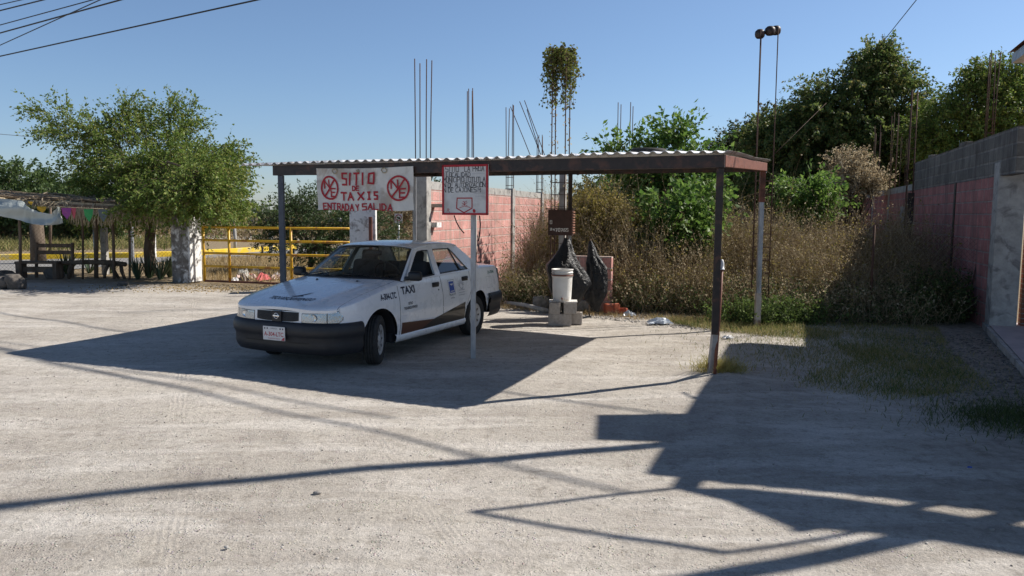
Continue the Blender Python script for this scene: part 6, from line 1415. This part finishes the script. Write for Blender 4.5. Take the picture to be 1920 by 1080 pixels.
# beyond the gate and road
def gpoly(l): return [tuple(gp(x, y))[:2] for x, y in l]
pts = scatter(gpoly([(380, 535), (660, 535), (760, 500), (760, 486), (380, 492)]), 9000, rg, .6, .5); blades('dry_grass', pts, rg.uniform(.06, .28, len(pts)), 'drygrass', 'dry straw coloured grass beyond the yellow gate', 101, wd=.016)
pts = scatter(gpoly([(-60, 495), (0, 484), (330, 474), (330, 458), (-60, 462)]), 7000, rg, .4, .8); blades('roadside_grass', pts, rg.uniform(.15, .6, len(pts)), 'grass', 'green brown grass verge behind the yellow kerb', 102, wd=.03)
pts = scatter([(-40, 45), (-6, 45), (-4, 62), (-44, 62)], 3000, rg, .4, 1.5); weeds('dry_scrub', pts, rg.uniform(.5, 1.5, len(pts)), ['dry', 'dryyellow'], 'brown scrub across the road beyond the kerb', 103, wd=.04, nleaf=9, ll=.16, lean=.4, br=2)
pts = scatter([(-90, 66), (30, 66), (40, 95), (-100, 95)], 2600, rg, .3, 3); weeds('distant_scrub', pts, rg.uniform(1.6, 3.0, len(pts)), ['leaf_far', 'leaf_dark'], 'distant line of scrub along the horizon', 104, wd=.08, nleaf=14, ll=.42, lean=.4, br=2)
# chain link in front of the weeds at right
chainlink(Vector((5.9, 12.7, 0)), Vector((7.45, 12.35, 0)), .25, 1.4, 'torn chain link mesh sagging in front of the shaded wall', [(0.05, .02, 1.6, 'rust')], r=.0016, cell=.085, sag=.05, mm='rust')
b = MB(); b.smooth = True; b.tube([at(1815, 560, 12.6), at(1845, 415, 12.8)], .014, 6); tag(b.build('rod', M['darksteel']), 'thin dark rod leaning on the shaded pink wall', 'rod')
# leaf litter by the gate, gravel
rg = np.random.default_rng(110); c0 = gp(430, 548); pts = np.array([c0.x, c0.y])+rg.normal(size=(1500, 2))*np.array([1.5, .45]); P = np.concatenate([pts, rg.uniform(.01, .03, (len(pts), 1))], 1); V, Q = leafquads(P, rg.normal(size=(len(P), 3))*np.array([1, 1, .2]), np.full(len(P), .045), np.full(len(P), .028), rg)
tag(npmesh('leaf_litter', V, Q, M['drygrass']), 'fallen dry leaves on the ground before the gate', 'fallen leaves', kind='stuff')
def gravel(name, pts, s0, s1, m, label, seed):
    rg = np.random.default_rng(seed); n = len(pts); bm = bmesh.new(); bmesh.ops.create_icosphere(bm, subdivisions=1, radius=1); T_ = np.array([v.co[:] for v in bm.verts]); Fq = np.array([[v.index for v in f.verts] for f in bm.faces]); bm.free()
    s = (rg.uniform(0, 1, (n, 1, 1))**3*(s1-s0)+s0)*rg.uniform(.6, 1.3, (n, 1, 3)); s[:, :, 2] *= .6; a = rg.uniform(0, 2*PI, n)
    T = T_[None]*(1+rg.normal(size=(n, len(T_), 1))*.15)*s; c, sn = np.cos(a)[:, None], np.sin(a)[:, None]
    X_ = T[..., 0]*c-T[..., 1]*sn; Y_ = T[..., 0]*sn+T[..., 1]*c; z = np.array([gh(x, y) for x, y in pts])
    V = np.stack([X_+pts[:, :1], Y_+pts[:, 1:], T[..., 2]+z[:, None]+.002], -1).reshape(-1, 3); Q = (Fq[None]+np.arange(n)[:, None, None]*len(T_)).reshape(-1, 3)
    return tag(npmesh(name, V, Q, M[m]), label, 'gravel', kind='stuff')
M['gravel'] = leafmat('gravel', [(.16, .14, .12), (.30, .27, .24), (.42, .39, .35), (.52, .49, .45)], .95, 0.)
M['darkgravel'] = leafmat('dark_gravel', [(.08, .07, .06), (.16, .14, .12), (.24, .22, .19)], .95, 0.)
pts = scatter([(-3.5, 2.8), (3.5, 2.8), (7, 9), (6, 12), (-8, 16), (-9, 9)], 9000, rg, .6, .6); gravel('gravel', pts, .002, .009, 'gravel', 'loose small stones scattered over the dirt lot', 111)
pts = scatter([(4.0, 6.5), (5.4, 7.5), (7.2, 11.6), (5.6, 11.6), (4.6, 9.)], 2600, rg, .5, .4); gravel('gravel', pts, .005, .028, 'darkgravel', 'coarse broken gravel beside the porch', 112)
pts = scatter(gpoly([(940, 580), (1330, 615), (1330, 603), (1130, 585), (940, 572)]), 1500, rg, .3, .4); gravel('gravel', pts, .006, .035, 'gravel', 'stones and rubble along the edge of the weeds', 113)
pts = scatter(gpoly([(540, 532), (640, 532), (660, 508), (600, 505)]), 1200, rg, .3, .4); gravel('gravel', pts, .02, .08, 'gravel', 'pale rubble beyond the gate behind the hood of the taxi', 114)
